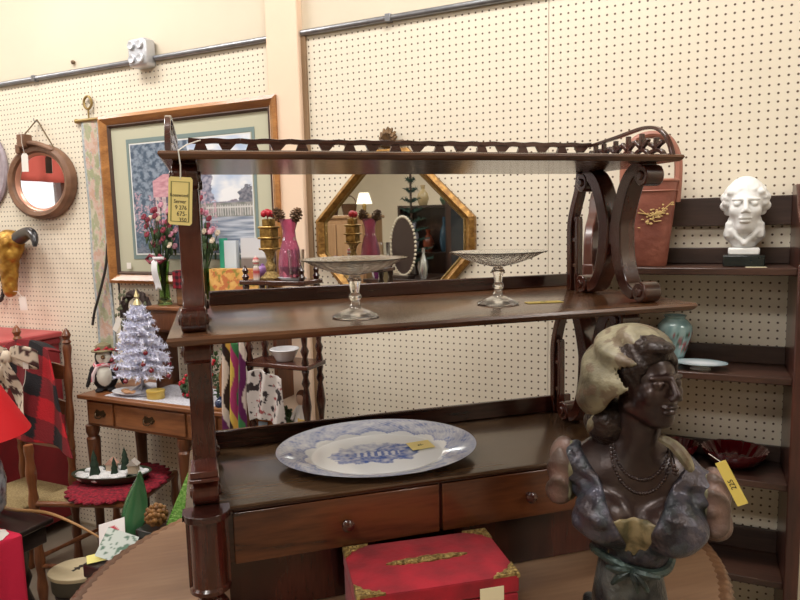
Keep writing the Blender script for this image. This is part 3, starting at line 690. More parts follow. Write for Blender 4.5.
def hair_fn(P):
    q = head_space(P)
    d = sd_ell(q, (0, 0.02, 0.035), (0.077, 0.092, 0.084))
    d = smax(d, -(sd_ell(q, (0, -0.075, -0.02), (0.064, 0.062, 0.083))), 0.01)
    d = smax(d, -(q[:, 2]+0.075), 0.01)
    d = d*HS
    d = smin(d, sd_ell(P, (0.042, -0.044, 0.603), (0.030, 0.028, 0.014)), 0.012)
    d = smin(d, sd_ell(P, (-0.045, 0.02, 0.44), (0.046, 0.05, 0.048)), 0.02)
    return d+0.0012*np.sin(P[:, 2]*210+P[:, 0]*160+3*np.sin(P[:, 0]*60))
sculpt('hair', hair_fn, (-0.11, -0.09, 0.385), (0.11, 0.12, 0.62), 0.0034, M_hair, bu, smooth_it=1)
# necklaces
def strand(z0, r, drop, n, rr):
    for k in range(n):
        a = PI*1.0*(k/(n-1))+0.0; x = 0.018-math.cos(a)*r; dz = -math.sin(a)*drop; y = -0.018-0.045*math.sin(a)
        yield (x, y, z0+dz)
def on_surface(p):
    P = np.array([[p[0], y, p[2]] for y in np.linspace(-0.13, 0.05, 181)]); d = body_fn(P); i = int(np.argmax(d < 0)); return (p[0], P[i, 1]-0.001, p[2])
for z0, r, drop, n in ((0.415, 0.052, 0.065, 34), (0.408, 0.056, 0.083, 38)):
    b = MB()
    for p in strand(z0, r, drop, n, 0): b.ell(on_surface(p), (0.0036,)*3, 8, 6)
    b.tube([on_surface(p) for p in strand(z0, r, drop, n, 0)], 0.0016, 5)
    b.build('necklace', M_bz, bu)
# sash with a bow and the draped base
def base_fn(P):
    d = sd_cap(P, (0.0, 0.012, 0.16), (0.0, 0.012, 0.03), 0.058, 0.078)
    d = smin(d, sd_box(P, (0, 0.012, 0.02), (0.088, 0.078, 0.022), 0.012), 0.02)
    f = 0.006*np.sin(P[:, 0]*55+P[:, 2]*70+2.5*np.sin(P[:, 2]*30))*np.clip((0.17-P[:, 2])*9, 0, 1)
    return np.maximum(d+f, -P[:, 2]+0.0005)
sculpt('draped_base', base_fn, (-0.1, -0.09, -0.004), (0.1, 0.11, 0.24), 0.0038, M_dress, bu, smooth_it=1,
       colour=lambda p: mix(lin((48, 50, 52)), lin((104, 108, 106)), 0.45+1.2*fbm(p.x*18, p.y*18, p.z*18)))
b = MB()
P = [(0.004+0.073*math.cos(a), 0.012+0.072*math.sin(a), 0.178+0.01*math.sin(2*a)) for a in [2*PI*k/40 for k in range(40)]]
b.tube(P, 0.009, 8, closed=True)
for dx, dz in ((-0.035, -0.03), (0.03, -0.035), (-0.045, 0.002), (0.05, -0.004), (0.012, -0.04)):
    b.tube(catmull([(0.004, -0.064, 0.178), (0.004+dx*0.5, -0.076, 0.180+dz*0.3), (0.004+dx, -0.068, 0.178+dz)], 4), [0.006, 0.007, 0.008, 0.008, 0.008, 0.007, 0.006, 0.005, 0.004], 6)
b.build('sash', mat('verdigris_sash', (72, 92, 86), 0.4, metal=0.3, nscale=30, rgb2=(44, 52, 52), bump=0.5, bscale=60), bu)
t = thing('price_tag', 'narrow bright yellow price tag hanging at the right shoulder of the bronze bust', 'price tag', (0.064, -1.085, 1.122)); t.rotation_euler = (0, math.radians(-27), 0.1)
MB().box(-0.0095, 0.0095, -0.0005, 0.0005, -0.043, 0.043).build('tag_card', M_tagbr, t, smooth=False)
lettering('handwriting', '225', 0.013, M_ink, t, (0, -0.0008, -0.002), (PI/2, -PI/2, 0))
MB().tube([(0, 0, 0.043), (-0.012, 0.01, 0.06)], 0.0008, 5).build('string', M_string, t)

# ------------------------------------------------------------------ open shelf unit against the wall, right
M_sh = wood('shelf_unit_wood', (44, 28, 24), (88, 58, 46), 0, 8, 0.35, 0.25)
M_shv = wood('shelf_unit_upright', (42, 22, 18), (86, 48, 38), 2, 8, 0.32, 0.3)
M_shd = wood('shelf_unit_back_rail', (50, 36, 32), (80, 60, 52), 0, 8, 0.45, 0.1)
su = thing('shelf_unit', 'dark wooden open-backed shelf unit standing against the pegboard wall', 'shelf unit', (-0.335, -0.004, 0))
XW = 0.59
for z in (1.448, 1.128, 0.808, 0.50, 0.2):
    MB().box(0.02, XW, -0.205, 0, z-0.022, z).build('shelf', M_sh, su, bevel=0.003)
for z0, z1 in ((1.57, 1.66), (1.449, 1.50), (1.129, 1.185), (0.809, 0.86), (0.501, 0.575), (0.201, 0.26)):
    MB().box(0.02, XW, -0.018, 0, z0, z1).build('back_rail', M_shd, su, bevel=0.002)
prof = [(0, 0), (-0.235, 0), (-0.235, 1.47), (-0.228, 1.53), (-0.20, 1.58), (-0.165, 1.60), (-0.13, 1.625), (-0.11, 1.665), (-0.08, 1.69), (0, 1.69)]
for x in (0.0, XW):
    MB().prism(prof, x, x+0.028, 'yz').build('side_panel', M_shv, su, bevel=0.004)
    MB().box(x-0.004 if x else x, x+0.034, -0.247, -0.233, 0, 1.46).build('front_stile', M_shv, su, bevel=0.004)

# terracotta-coloured leather bucket with a tall arched handle
bg_ = thing('leather_bucket', 'tall rust red bucket with a gilt flower spray and a high arched handle', 'bucket', (-0.148, -0.115, 1.4487), 0.12)
M_rust = mat('rust_leather', (160, 98, 80), 0.5, nscale=9, rgb2=(122, 68, 56), bump=0.3, bscale=45)
def rrect(hx, hy, n=40, e=3.2):
    return [(hx*math.copysign(abs(math.cos(2*PI*k/n))**(2/e), math.cos(2*PI*k/n)), hy*math.copysign(abs(math.sin(2*PI*k/n))**(2/e), math.sin(2*PI*k/n))) for k in range(n)]
b = MB(); rings = [(0.052, 0.042, 0.0), (0.054, 0.044, 0.004), (0.062, 0.05, 0.08), (0.072, 0.056, 0.17), (0.079, 0.06, 0.235), (0.082, 0.062, 0.262), (0.080, 0.060, 0.270), (0.075, 0.055, 0.268), (0.07, 0.052, 0.2), (0.055, 0.044, 0.02)]
vs = [(x, y, z) for hx, hy, z in rings for x, y in rrect(hx, hy)]; n = 40
fs = [tuple(reversed(range(n)))]+[(i*n+k, i*n+(k+1) % n, (i+1)*n+(k+1) % n, (i+1)*n+k) for i in range(len(rings)-1) for k in range(n)]+[tuple((len(rings)-1)*n+k for k in range(n))]
b.add(vs, fs); b.build('bucket_body', M_rust, bg_)
M_rim = mat('rim_leather', (170, 112, 92), 0.45, nscale=20, namt=0.1)
b = MB(); b.tube([(x, y, 0.266) for x, y in rrect(0.0815, 0.0615)], 0.005, 8, closed=True)
b.tube([(x, y, 0.235) for x, y in rrect(0.081, 0.0615)], 0.0025, 6, closed=True); b.build('rim_binding', M_rim, bg_)
for yy in (-0.02, 0.02):
    b = MB(); P = catmull([(-0.078, yy, 0.2), (-0.082, yy, 0.28), (-0.078, yy, 0.34), (-0.05, yy*0.8, 0.395), (0, yy*0.7, 0.412), (0.05, yy*0.8, 0.395), (0.078, yy, 0.34), (0.082, yy, 0.28), (0.078, yy, 0.2)], 6)
    b.tube(P, 0.0105, 8); b.build('handle', M_rim, bg_)
b = MB(Matrix.Translation((0.012, 0, 0)))
rg = random.Random(3)
def bsurf(x, z): return (x, -(0.0455+0.066*z)-0.0015+0.0*x, z)
for i in range(60):
    a = rg.uniform(0, 2*PI); r = abs(rg.gauss(0, 1)); x = 0.004+0.024*r*math.cos(a); z = 0.160+0.012*r*math.sin(a)+x*0.6; x = max(-0.045, min(0.05, x)); z = max(0.12, min(0.2, z))
    p = bsurf(x, z); b.ell(p, (rg.uniform(0.002, 0.006), 0.0012, rg.uniform(0.0015, 0.004)), 8, 5)
for q in ([(-0.05, 0.168), (-0.03, 0.165), (-0.01, 0.158), (0.02, 0.17), (0.045, 0.195)], [(-0.01, 0.15), (0.0, 0.14), (0.02, 0.142)], [(-0.045, 0.18), (-0.025, 0.164)]):
    b.tube([bsurf(x, z) for x, z in q], 0.0016, 6)
b.build('gilt_spray', mat('spray_gold', (204, 172, 112), 0.55, metal=0.15), bg_)

# white bust on a black plinth
wb = thing('white_bust', 'small white bust of a man with curled hair on a black plinth', 'bust', (0.122, -0.115, 1.4487), -0.03); wb.scale = (0.92, 0.92, 0.93)
M_pla = mat('white_plaster', (236, 236, 234), 0.45, bump=0.1, bscale=90)
MB().box(-0.061, 0.061, -0.05, 0.05, 0, 0.036).build('plinth', mat('black_marble', (26, 34, 34), 0.25, nscale=20, namt=0.2), wb, bevel=0.003)
MB().box(-0.046, 0.046, -0.04, 0.04, 0.0362, 0.06).build('socle', M_pla, wb, bevel=0.005)
def wb_fn(P):
    q = (P-np.array([0, 0.004, 0.196]))/0.88; d = sd_face(q)*0.88
    d = smin(d, sd_cap(P, (0, 0.015, 0.07), (0, 0.008, 0.165), 0.034, 0.036), 0.012)
    ch = sd_ell(P, (0, 0.012, 0.105), (0.062, 0.04, 0.04)); ch = smax(ch, -(P[:, 2]-0.0605), 0.004)
    d = smin(d, ch, 0.016)
    for s in (-1, 1):
        d = smin(d, sd_box(P, (s*0.045, -0.012, 0.118), (0.012, 0.022, 0.026), 0.008), 0.01)
        for k, (x, y, z, r) in enumerate(((0.062, -0.012, 0.205, 0.016), (0.067, 0.008, 0.195, 0.018), (0.06, -0.018, 0.222, 0.015), (0.064, 0.015, 0.222, 0.02), (0.052, -0.03, 0.238, 0.013), (0.057, 0.02, 0.178, 0.016))):
            d = smin(d, sd_ell(P, (s*(x-0.008), y, z), (r*0.9,)*3), 0.005)
    hair = sd_ell(P, (0, 0.02, 0.228), (0.066, 0.074, 0.052)); hair = smax(hair, -sd_ell(P, (0, -0.06, 0.206), (0.05, 0.05, 0.038)), 0.01)
    hair = hair+0.0022*np.sin(P[:, 0]*230+3*np.sin(P[:, 1]*60))*np.sin(P[:, 2]*150+2*np.sin(P[:, 0]*80))
    d = smin(d, hair, 0.004)
    fold = smax(sd_cap(P, (-0.04, -0.03, 0.115), (0, -0.038, 0.075), 0.008), P[:, 2]*0-1, 0.01); d = smin(d, fold, 0.006)
    fold = sd_cap(P, (0.04, -0.03, 0.115), (0, -0.038, 0.075), 0.008); d = smin(d, fold, 0.006)
    return smax(d, 0.0605-P[:, 2], 0.003)
sculpt('figure', wb_fn, (-0.1, -0.1, 0.055), (0.1, 0.12, 0.295), 0.0028, M_pla, wb, smooth_it=1)
flat_tag('small cream price tag on the shelf in front of the white bust', (0.152, -0.19, 1.4487), (0, 0, 0.05), 0.055, 0.022, mat('tag_cream', (236, 226, 190), 0.6))

# turquoise vase, footed dish, ruby bowls
def turq(p):
    n = fbm(p.x*40, p.y*40, p.z*40); a = math.atan2(p.y, p.x)
    c = mix(lin((124, 156, 156)), lin((160, 186, 184)), 0.5+n)
    fl = fbm(a*3.0, p.z*45, 2.0)
    if 0.03 < p.z < 0.11 and fl > 0.12: c = lin((150, 70, 70)) if fbm(a*6, p.z*60) > 0 else lin((60, 92, 72))
    return c
t = thing('turquoise_vase', 'small turquoise vase painted with red flowers on the wall shelf', 'vase', (-0.066, -0.092, 1.1287))
b = MB(); pr = [(0.022, 0), (0.03, 0.002), (0.027, 0.012), (0.033, 0.03), (0.046, 0.07), (0.054, 0.10), (0.052, 0.125), (0.038, 0.142), (0.03, 0.149), (0.036, 0.158), (0.033, 0.158), (0.026, 0.149), (0.02, 0.13)]
zs = []
b.lathe([p for a, c in zip(pr[:-1], pr[1:]) for p in ((a[0], a[1]), ((a[0]+c[0])/2, (a[1]+c[1])/2))]+[pr[-1]], (0, 0, 0), 60); b.build('vase_body', vcol('glazed_turquoise', 0.15, coat=0.5), t, colour=turq)
t = thing('footed_dish', 'shallow pale blue and white footed dish beside the turquoise vase', 'dish', (0.012, -0.158, 1.1287))
b = MB(); b.lathe([(0.03, 0), (0.03, 0.004), (0.022, 0.008), (0.04, 0.012), (0.075, 0.02), (0.078, 0.022), (0.073, 0.0225), (0.04, 0.016), (1e-5, 0.014)], (0, 0, 0), 40, sx=1.0, sy=0.7)
b.build('dish_body', M_china, t, colour=lambda p: mix(WHT, lin((120, 160, 170)), 0.7 if math.hypot(p.x, p.y/0.7) > 0.066 else 0.15))
M_ruby = mat('ruby_glass', (86, 8, 18), 0.12, coat=0.8, spec=0.6)
def ruby(label, x, y, r, h, sy):
    t = thing('ruby_glass_bowl', label, 'bowl', (x, y, 0.8087), 0.2)
    sc = lambda a, z: 1+0.03*math.sin(a*18)*(z/h)
    MB().lathe([(r*0.35, 0), (r*0.4, 0.003), (r*0.7, h*0.35), (r*0.92, h*0.75), (r, h), (r*0.95, h*0.98), (r*0.66, h*0.42), (1e-5, h*0.2)], (0, 0, 0), 72, sy=sy, wav=sc).build('bowl_body', M_ruby, t)
    return t
ruby('dark ruby red glass bowl on the wall shelf right of the bronze bust', 0.118, -0.108, 0.096, 0.062, 0.9)
ruby('second smaller ruby red glass bowl, partly behind the shoulder of the bronze bust', -0.05, -0.105, 0.066, 0.06, 0.9)

# ------------------------------------------------------------------ things hung on the wall
# big framed garden print
pf = thing('framed_print', 'large gilt and wood framed print of a pink cottage by a garden pond', 'picture', (-2.128, -0.012, 1.745))
FW, FH = 0.515, 0.40
M_gold = wood('frame_gold_wood', (128, 78, 36), (190, 132, 72), 0, 12, 0.38, 0.3); M_goldd = mat('frame_dark_sight', (78, 56, 46), 0.5)
def frame_of(par, w, h, t_, d, m_, y0=0.0, name='frame'):
    """mitred rectangular frame with a stepped section, outer half sizes w, h"""
    b = MB(); sec = [(0, 0), (0, d), (t_*0.35, d*1.15), (t_*0.75, d*0.8), (t_, d*0.55), (t_, 0)]
    vs = []
    for sx, sz in ((-1, -1), (1, -1), (1, 1), (-1, 1)):
        for o, q in sec: vs.append((sx*(w-o), y0-q, sz*(h-o)))
    n = len(sec); b.add(vs, [(c*n+k, ((c+1) % 4)*n+k, ((c+1) % 4)*n+(k+1) % n, c*n+(k+1) % n) for c in range(4) for k in range(n)])
    return b.build(name, m_, par, angle=25)
frame_of(pf, FW, FH, 0.042, 0.034, M_gold)
frame_of(pf, FW-0.043, FH-0.043, 0.014, 0.02, M_goldd, name='inner_frame')
MB().box(-FW+0.05, FW-0.05, -0.0085, -0.002, -FH+0.05, FH-0.05).build('mat_board', mat('sage_mat_board', (192, 190, 166), 0.8), pf, smooth=False)
b = MB(); aw, ah = 0.355, 0.262; ox, oz = 0.01, 0.0
b.ribbon([(ox-aw-0.012, oz-ah-0.012), (ox+aw+0.012, oz-ah-0.012), (ox+aw+0.012, oz+ah+0.012), (ox-aw-0.012, oz+ah+0.012)], 0.024, -0.0105, -0.0086, 'xz', closed=True)
b.build('inner_mat', mat('teal_mat_board', (120, 138, 136), 0.8), pf, smooth=False)
SKY, CLD = lin((178, 196, 222)), lin((236, 238, 242))
def garden(p):
    x = (p.x-ox)/aw; z = (p.z-oz)/ah
    if abs(x) > 0.985 or abs(z) > 0.98: return lin((226, 228, 226))
    c = mix(SKY, CLD, 0.5+1.3*fbm(x*2.2, z*3, 4))
    if z < -0.1+0.06*fbm(x*5, 0): c = mix(lin((128, 120, 132)), lin((150, 150, 168)), 0.5+fbm(x*9, z*9))     # far hills
    # left trees
    if x < -0.18+0.25*z+0.35*fbm(x*4, z*4, 1) and z > -0.55: c = mix(lin((70, 88, 108)), lin((138, 152, 168)), 0.5+1.5*fbm(x*13, z*13))
    # tree right of the post, poplar
    if ((x-0.17)/0.19)**2+((z-0.12)/0.72)**2 < 1+0.6*fbm(x*9, z*9) and z < 0.75: c = mix(lin((104, 108, 130)), lin((168, 166, 182)), 0.5+1.4*fbm(x*16, z*16))
    if ((x-0.9)/0.12)**2+((z+0.06)/0.2)**2 < 1+fbm(x*9, z*9): c = mix(lin((92, 98, 112)), lin((140, 140, 150)), 0.5+fbm(x*20, z*20))
    # cottage
    if -0.62 < x < -0.02 and z < 0.42 and z > -0.5:
        rf = 0.42-0.6*max(0, abs(x+0.3)-0.14)
        if z < rf: c = mix(lin((186, 130, 142)), lin((214, 168, 176)), 0.5+0.8*fbm(x*10, z*26))
        if z < 0.02: c = mix(lin((178, 156, 160)), lin((214, 200, 196)), 0.5+fbm(x*14, z*14))
        if z < 0.02 and abs((x*9) % 1-0.5) < 0.2 and z > -0.22: c = lin((96, 92, 110))
    # fence and pond, right
    if x > 0.1 and -0.36 < z < -0.12: c = mix(lin((120, 126, 120)), lin((160, 158, 156)), 0.5+fbm(x*12, z*12)); 
    if x > 0.25 and -0.34 < z < -0.16 and (abs((x*26) % 1-0.5) < 0.16 or abs(z+0.2) < 0.012): c = lin((208, 206, 204))
    if x > 0.05 and z < -0.36: c = mix(lin((124, 136, 156)), lin((196, 202, 214)), 0.5+1.2*fbm(x*2, z*22))
    # foreground blossom and bushes
    f = fbm(x*7, z*7, 9)
    if z < -0.28+0.5*f and x < 0.15: c = mix(lin((66, 84, 104)), lin((104, 122, 140)), 0.5+1.5*fbm(x*20, z*20))
    g = fbm(x*24, z*24, 5)
    if z < -0.02+0.3*f and z > -0.6 and x < 0.42 and g > 0.12: c = mix(c, mix(lin((176, 116, 140)), lin((206, 170, 180)), 0.5+g), 0.75)
    if z < -0.85+0.2*f: c = mix(lin((82, 92, 108)), lin((128, 136, 150)), 0.5+g)
    return c
b = MB(); b.grid(lambda u, v: (ox-aw+2*aw*u, -0.0112, oz-ah+2*ah*v), 300, 220); b.build('print', vcol('print_paper', 0.35), pf, colour=garden, smooth=False)
t = flat_tag('tiny white sticker at the lower left of the framed print mat', (-2.52, -0.03, 1.43), (PI/2, 0, 0), 0.028, 0.03, M_tagw)

# octagonal gilt mirror
om = thing('gilt_mirror', 'octagonal gilt framed wall mirror with a carved leaf crest', 'mirror', (-1.108, -0.002, 1.552))
OCT = [(-0.345, 0.07), (-0.345, -0.075), (-0.185, -0.255), (0.185, -0.255), (0.345, -0.075), (0.345, 0.07), (0.075, 0.34), (-0.075, 0.34)]
M_gm = mat('antique_gilt', (172, 130, 66), 0.4, metal=0.5, nscale=60, rgb2=(126, 88, 42), bump=0.4, bscale=90)
def oct_frame(name, s0, s1, d0, d1, m_):
    b = MB(); vs = []
    def sc(p, o):
        l = math.hypot(*p); return (p[0]*(1-o/l*1.08), p[1]*(1-o/l*1.08))
    sec = [(s0, 0.0), (s0, d0), ((s0+s1)/2, d1), (s1, d0*0.7), (s1, 0.0)]
    for p in OCT:
        for o, q in sec: x, z = sc(p, o); vs.append((x, -q, z))
    n = len(sec); b.add(vs, [(c*n+k, ((c+1) % 8)*n+k, ((c+1) % 8)*n+(k+1) % n, c*n+(k+1) % n) for c in range(8) for k in range(n)])
    return b.build(name, m_, om, angle=25)
oct_frame('frame', 0.0, 0.034, 0.022, 0.034, M_gm); oct_frame('inner_bead', 0.035, 0.046, 0.014, 0.018, mat('gilt_bead', (140, 112, 60), 0.4, metal=0.5, bump=0.9, bscale=160))
M_mir = mat('mirror_silver', (235, 238, 236), 0.015, metal=1.0)
b = MB(); b.add([(p[0]*0.9, -0.009, p[1]*0.9) for p in OCT], [tuple(range(8))]); b.box(-0.05, 0.05, -0.008, 0.0, -0.05, 0.05); b.build('mirror_glass', M_mir, om, smooth=False)
b = MB(Matrix.Translation((-0.005, -0.012, 0.36)))
for k in range(9):
    a = PI*(k/8); r = 0.036+0.012*math.sin(a)
    b.tube([(0.0, -0.004, 0.0), (r*0.6*math.cos(a), -0.012, r*0.8*math.sin(a)), (r*math.cos(a), -0.002, 0.008+r*1.15*math.sin(a))], [0.008, 0.012, 0.004], 8)
b.ell((0, -0.006, 0.0), (0.03, 0.012, 0.02), 14, 8); b.ell((0, -0.01, 0.03), (0.013, 0.01, 0.018), 12, 8)
for s in (-1, 1): b.tube([(s*0.02, 0, 0.0), (s*0.06, 0, 0.004), (s*0.085, 0, -0.012)], [0.011, 0.009, 0.004], 8)
b.build('crest', mat('crest_brown_gilt', (118, 88, 52), 0.5, metal=0.3, nscale=60, rgb2=(84, 62, 40), bump=0.5, bscale=90), om)

# round rope-hung mirror
rm = thing('round_mirror', 'round mirror in a thick brown wooden ring frame hung from a cord', 'mirror', (-3.105, -0.004, 1.86)); rm.scale = (1.0, 1.0, 0.78)
M_ring = mat('ring_brown', (138, 102, 78), 0.45, nscale=10, rgb2=(108, 76, 56)); M_cord = mat('brown_cord', (112, 92, 64), 0.8, bump=0.5, bscale=200)
b = MB(Matrix.Rotation(PI/2, 4, 'X'))
b.lathe([(0.188, -0.0), (0.19, 0.025), (0.2, 0.04), (0.222, 0.046), (0.242, 0.036), (0.248, 0.018), (0.245, 0.0)], (0, 0, 0), 64, cap=False)
b.build('ring_frame', M_ring, rm)
b = MB(Matrix.Rotation(PI/2, 4, 'X')); b.lathe([(0.172, 0.012), (0.18, 0.024), (0.19, 0.028), (0.192, 0.012)], (0, 0, 0), 64, cap=False); b.build('rose_inner_ring', mat('rose_brass', (206, 150, 128), 0.35, metal=0.5), rm)
b = MB(Matrix.Rotation(PI/2, 4, 'X')); b.lathe([(0.186, 0.002), (0.186, 0.014), (1e-5, 0.014)], (0, 0, 0), 64); b.build('mirror_glass', M_mir, rm)
b = MB(); b.tube(catmull([(-0.11, -0.03, 0.215), (-0.06, -0.04, 0.245), (0, -0.045, 0.25), (0.07, -0.04, 0.225), (0.13, -0.03, 0.19)], 5), 0.018, 8)
b.box(-0.085, -0.035, -0.075, -0.02, 0.225, 0.31); b.box(-0.125, -0.09, -0.06, -0.01, 0.19, 0.25); b.build('wooden_yoke', M_ring, rm, bevel=0.006)
for pts in ([(-0.06, -0.045, 0.31), (0.0, -0.012, 0.405)], [(0.0, -0.012, 0.405), (0.13, -0.025, 0.2)]):
    MB().tube(pts, 0.0035, 6).build('hanging_cord', M_cord, rm)
MB().tube([(0, 0.003, 0.385), (0, -0.03, 0.395), (0, -0.03, 0.41)], 0.003, 6).build('hook', M_metal, rm)
t = thing('price_tag', 'white price tag hanging over the top left of the round mirror', 'price tag', (-3.13, -0.085, 1.955)); t.rotation_euler = (0, 0.06, 0)
MB().prism([(-0.025, -0.045), (0.025, -0.045), (0.025, 0.035), (0.012, 0.047), (-0.012, 0.047), (-0.025, 0.035)], -0.0006, 0.0006, 'xz').build('tag_card', M_tagw, t, smooth=False)
MB().tube([(0, 0, 0.042), (-0.012, -0.004, 0.10), (-0.012, -0.006, 0.165)], 0.0015, 5).build('string', M_string, t)

# lilac-grey disc at the left edge
t = thing('round_plaque', 'pale lilac grey round wall plaque cut by the left edge of the photo', 'plaque', (-3.60, -0.004, 1.95))
b = MB(Matrix.Rotation(PI/2, 4, 'X')); b.lathe([(0.225, 0.0), (0.228, 0.012), (0.215, 0.022), (0.2, 0.016), (1e-5, 0.012)], (0, 0, 0), 64)
b.build('plaque_body', mat('lilac_grey', (172, 160, 168), 0.6, nscale=40, namt=0.1), t)

# floral tapestry bell pull with a brass ring
bp_ = thing('tapestry_bell_pull', 'long narrow floral tapestry bell pull hanging from a brass ring', 'wall hanging', (-2.735, -0.006, 2.14))
def tap(p):
    x, z = p.x/0.06, p.z
    c = mix(lin((186, 182, 158)), lin((206, 200, 178)), 0.5+fbm(p.x*60, p.z*60))
    if abs(x) > 0.72: return mix(lin((150, 162, 168)), lin((190, 196, 196)), 0.5+1.2*fbm(p.x*90, p.z*60))
    f = fbm(p.x*26, p.z*13, 3); g = fbm(p.x*40, p.z*30, 7)
    if f > 0.08: c = lin((202, 140, 126)) if g > 0.05 else lin((212, 172, 168))
    elif f < -0.12: c = lin((120, 146, 96)) if g > 0 else lin((146, 148, 112))
    elif g > 0.28: c = lin((160, 130, 170))
    return mix(c, lin((200, 192, 168)), 0.45)
b = MB(); Lh = 1.24
b.grid(lambda u, v: ((-0.06+0.12*u), -0.003*math.sin(v*14)-0.002-0.002*math.sin(u*6), -v*Lh), 26, 260); b.build('tapestry_cloth', vcol('tapestry_wool', 0.9, bump=0.4, bscale=200), bp_, colour=tap, solid=0.004)
M_brs = mat('old_brass', (160, 136, 84), 0.4, metal=0.6)
MB().tube([(-0.085, -0.006, 0.004), (0.085, -0.006, 0.004)], 0.008, 10).ell((-0.09, -0.006, 0.004), (0.012,)*3, 10, 6).ell((0.09, -0.006, 0.004), (0.012,)*3, 10, 6).build('rod', M_brs, bp_)
MB().tube([(0.026*math.cos(2*PI*k/24), -0.008, 0.085+0.03*math.sin(2*PI*k/24)) for k in range(24)], 0.006, 8, closed=True).tube([(0, -0.008, 0.055), (0, -0.008, 0.01)], 0.004, 6).build('hanging_ring', M_brs, bp_)

# mounted bull skull, gold with black horns
bs = thing('bull_skull', 'gold bull skull with curved black horns mounted on the wall', 'wall decoration', (-3.345, -0.06, 1.475)); bs.scale = (1.2, 1.0, 1.12)
def skull(P):
    d = sd_ell(P, (0, 0, 0.06), (0.085, 0.05, 0.07)); d = smin(d, sd_cap(P, (0, -0.01, 0.05), (0.0, -0.02, -0.16), 0.055, 0.032), 0.03)
    for s in (-1, 1):
        d = smax(d, -sd_ell(P, (s*0.062, -0.04, 0.04), (0.022, 0.03, 0.024)), 0.008)
        d = smin(d, sd_cap(P, (s*0.05, -0.02, 0.0), (s*0.06, -0.01, 0.07), 0.016), 0.015)
    return smax(d+0.002*np.sin(P[:, 0]*150)*np.sin(P[:, 2]*120), P[:, 1]-0.04, 0.01)
sculpt('skull', skull, (-0.12, -0.1, -0.22), (0.12, 0.06, 0.15), 0.006, mat('gold_leaf', (190, 146, 62), 0.38, metal=0.6, nscale=30, rgb2=(142, 100, 36), bump=0.5, bscale=60), bs)
for s in (-1, 1):
    P = catmull([(s*0.06, 0, 0.085), (s*0.12, -0.01, 0.105), (s*0.18, -0.03, 0.11), (s*0.225, -0.05, 0.085), (s*0.235, -0.06, 0.05)], 6)
    MB().tube(P, [0.034*(1-0.75*(i/(len(P)-1))**1.6) for i in range(len(P))], 14).build('horn', mat('black_horn', (34, 32, 36), 0.3, coat=0.3), bs)
t = thing('price_tag', 'white price tag dangling beneath the gold bull skull', 'price tag', (-3.2, -0.115, 1.235)); t.rotation_euler = (0, -0.1, 0)
MB().box(-0.028, 0.028, -0.0006, 0.0006, -0.035, 0.035).build('tag_card', M_tagw, t, smooth=False)
MB().tube([(0, 0, 0.034), (-0.06, 0.02, 0.065), (-0.125, 0.03, 0.072)], 0.0015, 5).build('string', M_string, t)
# dark beaded oval below the skull at the photo edge
t = thing('beaded_necklace', 'dark beaded cord with a pale pendant stick hanging at the far left edge', 'necklace', (-3.52, -0.03, 1.35))
b = MB()
for k in range(36): a = 2*PI*k/36; b.ell((0.05*math.cos(a), 0, 0.12*math.sin(a)), (0.011,)*3, 8, 5)
b.tube([(0.0, -0.016, -0.06), (0.07, -0.016, 0.03)], 0.006, 6)
b.build('beads', mat('dark_beads', (52, 50, 44), 0.5), t)
# hanging black cord from the picture
tag(MB().tube(catmull([(-2.655, -0.03, 1.54), (-2.68, -0.03, 1.42), (-2.74, -0.035, 1.27), (-2.78, -0.03, 1.20), (-2.81, -0.025, 1.125)], 5), 0.0065, 6).build('slanting_cord', mat('black_rubber', (52, 48, 46), 0.5)), 'thin black cord slanting down the wall left of the framed print', 'cord')
tag(MB().tube([(-2.598, -0.03, 1.36), (-2.60, -0.03, 1.1), (-2.60, -0.03, 0.8)], 0.004, 6).build('straight_cable', mat('black_rubber', (52, 48, 46), 0.5)), 'thin black cable dropping straight down below the corner of the framed print', 'cable')

# ------------------------------------------------------------------ narrow writing desk against the wall, left
M_oak = wood('desk_oak', (96, 54, 30), (150, 96, 58), 0, 8, 0.4, 0.15); M_oakv = wood('desk_oak_leg', (70, 38, 24), (116, 70, 42), 2, 8, 0.4, 0.15)
DX0, DX1, DZ = -2.54, -1.70, 0.87
dk = thing('writing_desk', 'narrow brown wooden desk with a brass-handled drawer against the wall', 'desk', (DX0, -0.02, 0))
DW = DX1-DX0
MB().box(0, DW, -0.345, 0, DZ-0.02, DZ).build('desktop', M_oak, dk, bevel=0.005)
MB().box(0.03, DW-0.03, -0.318, -0.015, DZ-0.145, DZ-0.0205).build('apron', M_oak, dk, bevel=0.002)
for a, b_ in ((0.05, 0.20), (0.215, 0.615), (0.63, 0.78)):
    d = MB().box(a, b_, -0.328, -0.3185, DZ-0.132, DZ-0.032).build('drawer', M_oak, dk, bevel=0.003)
    xm = (a+b_)/2
    b = MB(); b.prism([(xm-0.035, DZ-0.08), (xm-0.02, DZ-0.062), (xm, DZ-0.07), (xm+0.02, DZ-0.062), (xm+0.035, DZ-0.08), (xm+0.02, DZ-0.096), (xm, DZ-0.088), (xm-0.02, DZ-0.096)], -0.331, -0.328, 'xz')
    b.tube(catmull([(xm-0.024, -0.334, DZ-0.08), (xm-0.015, -0.345, DZ-0.095), (xm+0.015, -0.345, DZ-0.095), (xm+0.024, -0.334, DZ-0.08)], 4), 0.0028, 6)
    b.build('drop_handle', mat('dark_brass', (74, 56, 36), 0.4, metal=0.7), d)
for x, y in ((0.035, -0.30), (0.58, -0.30), (0.05, -0.04), (0.77, -0.04)):
    MB().lathe([(0.012, 0), (0.02, 0.03), (0.016, 0.08), (0.02, 0.3), (0.026, 0.55), (0.03, 0.66), (0.022, 0.67), (0.03, 0.69), (0.03, 0.722)], (x, y, 0), 16).build('leg', M_oakv, dk)

